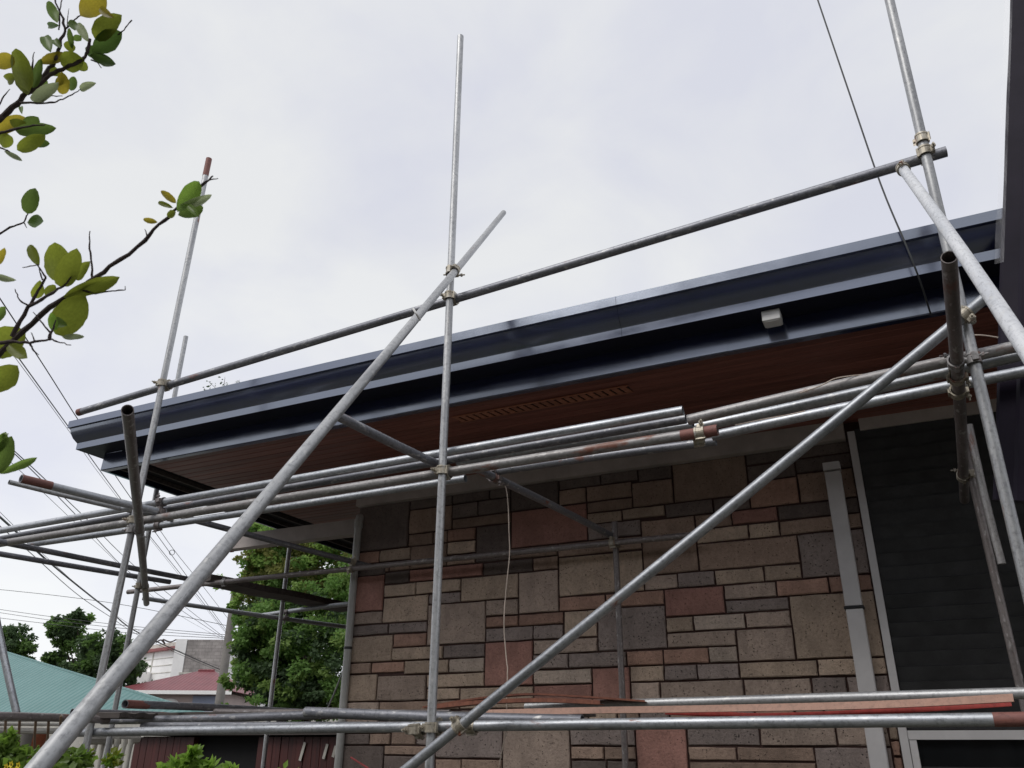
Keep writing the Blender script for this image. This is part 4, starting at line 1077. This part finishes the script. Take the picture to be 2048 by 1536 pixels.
# ------------------------------------------------------------------ trees
def leafcloud(mb, c, rx, ry, rz, n, size, rnd, droop=0.3, shell=0.55):
    for _ in range(n):
        while True:
            v = Vector((rnd.uniform(-1, 1), rnd.uniform(-1, 1), rnd.uniform(-1, 1)))
            l = v.length
            if 1e-3 < l <= 1 and rnd.random() < shell + (1 - shell) * l: break
        p = c + Vector((v.x * rx, v.y * ry, v.z * rz))
        s = size * rnd.uniform(0.6, 1.3)
        d = Vector((rnd.gauss(0, 1), rnd.gauss(0, 1), rnd.gauss(0, 0.7) - droop)).normalized(); q = d.orthogonal().normalized()
        q = (Matrix.Rotation(rnd.uniform(0, 6.28), 3, d) @ q)
        w_ = s * 0.30; b2 = p + d * s; mid = p + d * s * 0.5 - q.cross(d) * s * 0.08
        n0 = len(mb.v); mb.v += [tuple(p), tuple(mid + q * w_), tuple(b2), tuple(mid - q * w_)]
        mb.f.append((n0, n0 + 1, n0 + 2, n0 + 3)); mb.smooth.append(False)
def tree(name, label, trunk, blobs, size, dens, mats, seed, group=None, tr=0.14):
    """blobs: (px, py, s, rx_px, rz_px, weight); crown of many small leaves in clumps, one crown mesh per colour"""
    rnd = random.Random(seed); bx, by = trunk
    root = empty(name, (bx.x, bx.y, 0)); tag(root, label, 'tree', group)
    mb = MB(); n = 7; P = [Vector((bx.x + 0.1 * math.sin(k * 1.3 + seed), bx.y, by * k / n)) for k in range(n + 1)]
    mb.sweep(P, [tr * (1.3 - 0.95 * k / n) for k in range(n + 1)], 10)
    crowns = [MB() for _ in mats]
    for (px, py, s, rxp, rzp, wgt) in blobs:
        c = at(px, py, s=s); rx = rxp / F_PX * s; rz = rzp / F_PX * s
        # limb to the clump
        q = P[min(n, max(2, int(n * min(1, c.z / max(by, .1)) * 0.7)))]
        mb.sweep([q, q.lerp(c, 0.5) + Vector((0, 0, 0.15)), c], [tr * 0.5, tr * 0.3, tr * 0.1], 6)
        k_ = max(4, int(16 * wgt))
        for _ in range(k_):
            o = Vector((rnd.gauss(0, 0.52) * rx, rnd.gauss(0, 0.45) * rx, rnd.gauss(0, 0.52) * rz))
            i = rnd.choices(range(len(mats)), weights=[1.0 / (1 + 0.5 * j) for j in range(len(mats))])[0]
            rr = rnd.uniform(0.18, 0.42)
            leafcloud(crowns[i], c + o, rx * rr, rx * rr, rz * rr * 0.85, int(dens * rr / 0.3 * 0.5), size, rnd, shell=0.35)
    mb.build('trunk', 'bark', root)
    for cm, mt_ in zip(crowns, mats):
        if cm.f: cm.build('crown', mt_, root)
    return root
b = at(20, 1400, s=42); tree('garden_tree', 'dark leafy tree at the left edge behind the teal roof', (b, at(30, 1300, s=42).z),
    [(25, 1275, 42, 34, 30, 1.6), (40, 1310, 42, 22, 26, 1), (5, 1320, 42, 30, 40, 1.3), (-30, 1300, 42, 40, 50, 1), (50, 1345, 42, 20, 25, .8)], 0.21, 170, ['foliage_dark', 'foliage_mid'], 1, 'background trees')
b = at(150, 1400, s=44); tree('garden_tree', 'broken topped dark tree left of the front upright', (b, at(150, 1260, s=44).z),
    [(120, 1255, 44, 26, 24, 1.3), (155, 1240, 44, 24, 20, 1.2), (138, 1282, 44, 30, 28, 1.4), (108, 1325, 44, 26, 24, 1), (135, 1345, 44, 34, 30, 1.4), (88, 1340, 44, 14, 14, .6)], 0.21, 170, ['foliage_dark', 'foliage_mid'], 2, 'background trees')
b = at(215, 1400, s=42); tree('garden_tree', 'rounded dense dark tree behind the teal roof ridge', (b, at(210, 1310, s=42).z),
    [(200, 1300, 42, 36, 28, 1.8), (235, 1302, 42, 30, 28, 1.6), (175, 1330, 42, 36, 32, 1.6), (220, 1345, 42, 44, 38, 2.0), (255, 1350, 42, 22, 34, 1.2), (190, 1375, 42, 46, 30, 1.6), (275, 1385, 42, 32, 24, 1.4), (300, 1395, 41, 20, 18, .9)], 0.21, 190, ['foliage_dark', 'foliage_mid', 'foliage_dark'], 3, 'background trees')
b = at(600, 1440, s=19); tree('big_tree', 'big bright green leafy tree left of the stone wall', (b, at(600, 1150, s=19).z),
    [(640, 1215, 19, 70, 46, 2.0), (575, 1225, 19, 60, 44, 2.0), (520, 1255, 18.5, 52, 44, 2.0), (600, 1270, 18.5, 76, 56, 2.6), (665, 1290, 18, 56, 66, 2.2), (560, 1320, 18.5, 66, 50, 2.4), (640, 1360, 18, 66, 50, 2.4), (530, 1370, 18.5, 60, 44, 2.2), (600, 1400, 18, 76, 34, 2.0), (680, 1400, 18, 46, 46, 1.6), (505, 1300, 18.8, 34, 36, 1.4), (492, 1345, 18.8, 32, 34, 1.2), (700, 1180, 19, 60, 50, 1.6)],
    0.105, 210, ['foliage_mid', 'foliage_dark', 'foliage_light'], 4, tr=0.2)
b = at(560, 1440, s=19.5); bm = tree('bamboo_clump', 'yellowish green bamboo plume behind the left wall corner', (b, at(560, 1000, s=19.5).z),
    [(555, 1080, 20.5, 66, 46, 2.4), (525, 1115, 20.5, 48, 46, 2.2), (610, 1110, 20.5, 66, 50, 2.4), (505, 1160, 20.5, 34, 44, 1.5), (560, 1165, 20.5, 60, 46, 2.2), (640, 1160, 20.5, 60, 46, 2.0), (670, 1085, 20.5, 66, 56, 2.2), (482, 1205, 20.5, 20, 36, .9), (515, 1062, 20.5, 30, 28, 1.0), (530, 1200, 20.5, 44, 40, 1.5)],
    0.10, 210, ['foliage_bamboo', 'foliage_mid', 'foliage_light'], 5, tr=0.08)
# sparse bamboo tips showing over the roof
tp = empty('bamboo_tip', at(450, 900, s=24)); tag(tp, 'sparse twiggy plant tip showing above the navy gutter', 'plant')
rnd = random.Random(11); mb = MB(); lv = MB()
for px, py, dx in ((430, 775, -26), (448, 768, 4), (470, 772, 18), (416, 786, -20), (452, 782, 6), (492, 774, 12)):
    a_ = at(px + 10, 1000, s=24); c = at(px, py, s=24); e_ = at(px + dx * 0.5, py - 12, s=24)
    mb.sweep([a_, c, e_], [0.014, 0.009, 0.005], 5)
    for _ in range(9): leafcloud(lv, c.lerp(e_, rnd.random()) + Vector((rnd.gauss(0, .05), 0, rnd.gauss(-.02, .05))), .1, .1, .08, 1, 0.09, rnd)
mb.build('stem', 'twig', tp); lv.build('foliage', 'foliage_dark', tp)

# garden shrubs along the bottom left
def shrub(label, blobs, size, dens, mats, seed):
    rnd = random.Random(seed); c0 = at(blobs[0][0], blobs[0][1], s=blobs[0][2]); root = empty('garden_shrub', (c0.x, c0.y, 0)); tag(root, label, 'shrub', 'garden shrubs')
    ms = [MB() for _ in mats]; st = MB()
    for px, py, s, rxp, rzp in blobs:
        c = at(px, py, s=s)
        st.sweep([Vector((c0.x, c0.y, 0)), c], [0.012, 0.004], 5)
        for i, mm in enumerate(ms): leafcloud(mm, c, rxp / F_PX * s, rxp / F_PX * s, rzp / F_PX * s, dens, size, rnd, droop=-0.3)
    st.build('stem', 'twig', root)
    for mm, mt_ in zip(ms, mats): mm.build('foliage', mt_, root)
    return root
shrub('bright green shrub in the lower left corner', [(20, 1535, 3.6, 40, 26), (60, 1530, 3.6, 40, 26), (10, 1490, 3.6, 14, 24), (110, 1545, 3.5, 36, 22), (18, 1505, 3.6, 22, 20)], 0.05, 70, ['leaf_lime', 'leaf_green'], 21)
shrub('bright green shrub tips just right of the long diagonal foot', [(150, 1530, 3.3, 20, 24), (128, 1515, 3.5, 14, 16)], 0.05, 50, ['leaf_lime', 'leaf_green'], 22)
shrub('lime green shrub tips before the maroon lean-to, left of its doorway', [(345, 1535, 3.8, 22, 12), (378, 1527, 3.8, 10, 16), (385, 1510, 3.8, 6, 10), (412, 1538, 3.8, 20, 12)], 0.045, 40, ['leaf_lime', 'leaf_lime'], 23)
shrub('small lime shrub tip before the maroon lean-to doorway', [(460, 1540, 3.8, 14, 8), (570, 1548, 3.8, 16, 8)], 0.04, 30, ['leaf_lime'], 24)
shrub('yellowish shrub between the pale balusters', [(222, 1522, 6.2, 14, 14), (172, 1518, 6.0, 12, 14)], 0.06, 40, ['leaf_olive', 'leaf_lime'], 25)
for px, py, which in ((14, 1534, 'leftmost of four'), (24, 1529, 'second from left'), (38, 1531, 'rightmost of four'), (30, 1540, 'lowest of four')):
    c = at(px, py, s=3.45); fl = empty('yellow_flower', c); tag(fl, 'small yellow flower in the lower left corner shrub, ' + which, 'flower', 'yellow flowers in the corner shrub')
    mb = MB()
    for k in range(5):
        a_ = k * 1.2566; d = Vector((math.cos(a_), -0.4, math.sin(a_))) * 0.013; q = Vector((-math.sin(a_), 0, math.cos(a_))) * 0.007
        mb.quad(c, c + d * 0.6 + q, c + d * 1.3, c + d * 0.6 - q)
    mb.build('petals', 'flower', fl)
    mb = MB(); mb.sweep([c + Vector((0, .004, 0)), c - Vector((0, .006, 0))], 0.004, 6); mb.build('flower_centre', 'leaf_yellow', fl)

# pale balustrade and bamboo slat fence behind the shrubs
bl = empty('balustrade', at(220, 1530, s=7.5)); tag(bl, 'pale concrete balustrade below the left end of the lower deck', 'balustrade')
for px in (188, 203, 217, 231, 246, 259):
    c = at(px, 1500, s=7.6); mb = MB(); z1 = at(px, 1478, s=7.6).z
    P = [Vector((c.x, c.y, z1 - 0.75 * k / 8)) for k in range(9)]; mb.sweep(P, [0.03, 0.02, 0.018, 0.022, 0.032, 0.036, 0.03, 0.022, 0.032], 10); mb.build('baluster', 'concrete_pale', bl)
a_ = at(165, 1478, s=7.4); c = at(275, 1476, s=7.9); mb = MB(); 
mb.sweep([a_, c], 0.05, 8); mb.build('handrail', 'concrete_pale', bl)
wf = empty('slat_fence', at(70, 1460, s=5.4)); tag(wf, 'weathered fence with pale rails and thin upright sticks at far left bottom', 'fence')
for py in (1448, 1461):
    mb = MB(); mb.sweep([at(-40, py, s=5.2), at(150, py + 1, s=5.8)], 0.020 if py == 1461 else 0.012, 8); mb.build('rail', 'concrete_pale', wf)
for px in (12, 40, 72, 98, 122):
    mb = MB(); mb.sweep([at(px, 1432, s=5.1), at(px - 3, 1480, s=5.1), at(px - 2, 1505, s=5.15)], 0.008, 6); mb.build('stick', 'wire_fence', wf)
for px in (45,):
    c = at(px, 1500, s=5.6); mb = MB(); mb.sweep([Vector((c.x, c.y, 0)), Vector((c.x, c.y, at(px, 1462, s=5.6).z))], 0.045, 10); mb.build('post', 'pole_concrete', wf)
c = at(66, 1485, s=6.4); mb = MB(); P = [c + Vector((0, 0, -0.16 + 0.04 * k)) for k in range(7)]; mb.sweep(P, [0.05, 0.065, 0.075, 0.08, 0.085, 0.095, 0.09], 14); tag(mb.build('clay_pot', 'orange_pot'), 'terracotta pot behind the fence sticks at far left', 'pot')

# ------------------------------------------------------------------ leafy branch close to the camera, top left
shr = empty('citrus_shrub', at(-150, 900, s=1.5)); tag(shr, 'spiny leafy branches with yellowing leaves reaching in from the upper left', 'shrub')
def branch(pts, s0, r0, r1, s1=None):
    P = []; n = len(pts); s1 = s0 if s1 is None else s1
    P0 = [at(x, yv, s=s0 + (s1 - s0) * i / (n - 1)) for i, (x, yv) in enumerate(pts)]
    rr = random.Random(int(pts[0][0] * 7 + pts[-1][1])); Q = []; rad = []
    sub = 4
    for i in range(n - 1):
        for k in range(sub):
            t_ = (i + k / sub) / (n - 1)
            Q.append(P0[i].lerp(P0[i + 1], k / sub) + Vector((rr.uniform(-1, 1), rr.uniform(-1, 1), rr.uniform(-1, 1))) * r0 * 0.35)
            rad.append((r0 + (r1 - r0) * t_) * rr.uniform(0.85, 1.2))
    Q.append(P0[-1]); rad.append(r1)
    mb = MB(); mb.sweep(Q, rad, 8); mb.build('branch', 'twig', shr)
SB = 1.5
branch([(-90, 800), (-20, 725), (28, 678), (100, 615), (165, 575), (222, 533), (290, 480), (330, 440), (360, 412), (392, 384), (410, 366), (426, 352)], SB, 0.0062, 0.0013)
branch([(395, 380), (418, 360), (436, 357)], SB, 0.0016, 0.0008)
branch([(26, 672), (55, 615), (72, 590), (92, 555)], SB - .04, 0.0042, 0.0018)
branch([(60, 612), (105, 585), (128, 572), (150, 545)], SB - .05, 0.0030, 0.0012)
branch([(92, 555), (75, 530), (45, 535)], SB - .05, 0.0016, 0.0007)
branch([(85, 560), (80, 545), (76, 528)], SB - .05, 0.0014, 0.0008)
branch([(56, 612), (38, 600), (30, 578)], SB - .05, 0.0020, 0.0007)
branch([(185, 560), (183, 520), (178, 490), (180, 462)], SB, 0.0022, 0.0009)
branch([(165, 580), (190, 587), (225, 582), (250, 580), (250, 572)], SB, 0.0022, 0.0006)
branch([(295, 478), (293, 466), (289, 458)], SB, 0.0016, 0.0005)
branch([(-40, 690), (20, 684), (60, 686), (100, 678), (115, 684), (142, 690)], SB - .08, 0.0036, 0.0008)
branch([(98, 680), (104, 660), (112, 640)], SB - .08, 0.0030, 0.0010)
branch([(100, 665), (86, 648), (66, 624)], SB - .08, 0.0018, 0.0006)
branch([(60, 688), (66, 700), (78, 710)], SB - .08, 0.0018, 0.0006)
branch([(70, 684), (64, 668), (62, 665)], SB - .08, 0.0012, 0.0005)
SU = 1.75
branch([(-60, 300), (-10, 245), (25, 215), (55, 186), (85, 158), (105, 130), (115, 100), (130, 62), (122, 30), (105, -15)], SU, 0.0070, 0.0016)
branch([(55, 188), (100, 150), (130, 135), (165, 120), (176, 105), (180, 78)], SU, 0.0048, 0.0030)
branch([(118, 60), (120, 20), (125, -10)], SU, 0.0018, 0.001)
branch([(132, 58), (146, 42), (160, 31), (168, 32)], SU, 0.0020, 0.0008)
branch([(134, 52), (136, 30), (138, 17)], SU, 0.0011, 0.0005)
branch([(40, 205), (85, 206), (110, 204), (125, 198), (150, 186), (162, 178)], SU - .03, 0.0024, 0.0008)
branch([(85, 203), (100, 192), (125, 192)], SU - .03, 0.0020, 0.0007)
branch([(58, 182), (62, 150), (66, 120), (69, 104)], SU, 0.0030, 0.0008)
branch([(-20, 272), (10, 264), (60, 252), (90, 250)], SU - .05, 0.0034, 0.0012)
branch([(235, 70), (248, 60), (258, 46), (264, 40)], SU, 0.0012, 0.0014)
branch([(-10, 225), (4, 198), (20, 178)], SU, 0.0022, 0.0007)
branch([(182, 120), (194, 124), (203, 136)], SU, 0.0014, 0.0008)
branch([(-20, 290), (8, 298), (20, 304)], SU - .05, 0.0022, 0.0012)
branch([(-50, 500), (-10, 474), (20, 455), (48, 446), (56, 428)], 1.9, 0.0034, 0.0012)
branch([(48, 446), (54, 456)], 1.9, 0.0014, 0.0006)
branch([(-40, 980), (-5, 950), (6, 935)], 1.3, 0.0030, 0.0016)

def leafmesh(seed, lob):
    """cupped leaf of unit length along +Y, unit width, 6 segments"""
    rr = random.Random(seed); mb = MB(); n = 12; rows = []
    for k in range(n + 1):
        t_ = k / n
        u_ = 2 * t_ ** lob - 1; wv = 0.5 * max(0.0, 1 - u_ * u_) ** 0.62 if 0 < t_ < 1 else 0.012
        wl = wv * rr.uniform(0.95, 1.03); wr = wv * rr.uniform(0.95, 1.03)
        bend = -0.55 * (t_ - 0.35) ** 2 * (1 if seed % 2 else -0.6) + 0.03 * math.sin(t_ * 7 + seed)
        rows.append(mb.ring([(-wl, t_, bend + 0.34 * wl + 0.03 * math.sin(t_ * 9 + seed * 2)), (-wl * 0.5, t_, bend + 0.10 * wl), (0, t_, bend), (wr * 0.5, t_, bend + 0.10 * wr), (wr, t_, bend + 0.34 * wr + 0.03 * math.sin(t_ * 8 + seed))]))
    for a_, b2 in zip(rows, rows[1:]): mb.bridge(a_, b2, closed=False)
    return mb
LM = {}
def leaf(bx, by, tx, ty, wpx, code, s, roll=0.0, ds=0.0):
    mat = dict(g='leaf_green', o='leaf_olive', y='leaf_yellow', p='leaf_pale', d='leaf_dark', l='leaf_lime')[code]
    a_ = at(bx, by, s=s); c = at(tx, ty, s=s + ds)
    Ln = (c - a_).length; wd = wpx * 1.02 / F_PX * s
    v = int(abs(bx * 3 + ty * 5)) % 4
    if (v, mat) not in LM: LM[(v, mat)] = leafmesh(v, (0.85, 1.0, 1.15, 0.95)[v]).mesh('leaf', mat)
    y2 = (c - a_).normalized(); view = ray((bx + tx) / 2, (by + ty) / 2).normalized()
    x2 = y2.cross(-view).normalized(); z2 = x2.cross(y2)
    M = Matrix.Identity(4); rot = Matrix.Rotation(roll, 3, y2); x2 = rot @ x2; z2 = rot @ z2
    wd /= max(0.35, math.cos(roll))
    for i in range(3): M[i][0] = x2[i] * wd; M[i][1] = y2[i] * Ln; M[i][2] = z2[i] * max(wd, Ln * .6); M[i][3] = a_[i]
    link('leaf', LM[(v, mat)], shr, M)
LEAVES = '''115 47 98 7 20 g|118 51 91 51 13 d|101 104 87 66 22 g|135 110 80 124 21 y|168 117 124 126 40 o|142 104 139 80 20 o|160 32 204 -14 44 y|200 16 222 33 16 y
188 78 237 31 38 o|186 103 247 64 38 d|182 110 236 128 22 d|177 84 152 42 17 p|150 62 143 42 18 g|148 80 163 70 14 g|145 98 139 55 11 g|58 184 34 102 36 o|28 114 -12 132 30 y
66 176 80 118 17 g|55 188 38 146 26 o|64 200 119 160 24 p|125 189 125 146 24 y|142 182 148 154 17 g|159 180 187 166 15 p|-6 264 49 233 28 y|46 257 77 232 26 g|32 262 115 256 26 g
34 300 90 270 28 o|2 266 20 297 26 o|9 302 46 323 10 p|44 228 41 209 8 g|54 428 69 377 30 g|57 444 91 443 25 d|-8 528 9 492 15 y|-14 550 29 561 13 p|78 531 57 487 19 o
122 566 110 486 48 o|120 572 153 492 40 o|70 598 80 565 22 o|128 592 241 550 30 o|112 668 176 592 58 o|108 662 101 624 17 l|124 673 168 672 12 p|-24 702 46 665 62 o|-18 782 38 728 46 o
-4 948 26 870 34 g|2 946 76 912 17 g|-8 876 24 866 7 p|354 424 396 364 34 l|356 416 425 391 17 p|356 430 406 414 27 g|352 406 322 381 14 y|346 416 313 403 10 o|352 424 336 432 15 o|316 444 288 438 11 y
-10 905 12 862 22 g
150 120 175 140 20 o|120 95 105 75 14 g|70 150 95 175 20 g|170 95 200 110 24 d|95 135 120 150 18 o|30 150 10 165 20 o|20 240 60 262 24 o|60 285 100 288 18 g|130 150 112 172 14 o|90 590 110 570 18 o|150 560 175 525 22 o|105 640 130 650 20 g|20 690 60 720 26 o|-10 640 15 610 20 g|375 410 395 430 14 g'''
rl = random.Random(5)
for ln in LEAVES.split('\n'):
    for it in ln.split('|'):
        q = it.split(); bx, by, tx, ty, wv = map(float, q[:5])
        if wv <= 0: continue
        s = 1.3 if by > 850 and bx < 100 else (1.9 if (by < 450 and by > 420 and bx < 100) else (SU if by < 330 else SB - 0.02))
        leaf(bx, by, tx, ty, wv, q[5], s + rl.uniform(-.03, .03), rl.uniform(-0.3, 0.3), rl.uniform(-0.03, 0.03))

# ------------------------------------------------------------------ unseen house block added behind the viewer to shade the wall and darken reflections
nh = empty('unseen_blocker_house', (-2, -9, 0)); tag(nh, 'unseen two storey house block added behind the viewer to shade the wall', 'house')
mb = MB(); mb.box(-22, 16, -15, -9.0, 0, 7.6); mb.build('wall', 'blocker_dark', nh)
mb = MB(); mb.box(-22.6, 16.6, -15.5, -8.4, 7.6, 7.9); mb.build('roof', 'parapet_red', nh)
for k in range(8):
    for z in (1.0, 4.3):
        x = -19.5 + k * 4.6
        mb = MB(); mb.box(x, x + 1.6, -9.0, -8.93, z, z + 1.5); f_ = mb.build('window_frame', 'white_paint', nh)
        mb = MB(); mb.box(x + .08, x + 1.52, -8.93, -8.92, z + .08, z + 1.42); mb.build('window_pane', 'glass_dark', f_)

# low boundary wall behind the garden
a_ = at(275, 1424, s=27); c = at(760, 1428, s=25); 
bw = empty('boundary_wall', (a_.x, a_.y, 0)); tag(bw, 'low pale boundary wall behind the tree trunks', 'wall')
M, wd = boxhouse(a_, c, a_.z, 0.2, 'concrete_pale', bw)
for k in range(5):
    mb = MB(); x = wd * k / 4; mb.box(x - .15, x + .15, -.06, .26, 0, a_.z + .12); mb.build('pier', 'concrete_pale', bw, M)
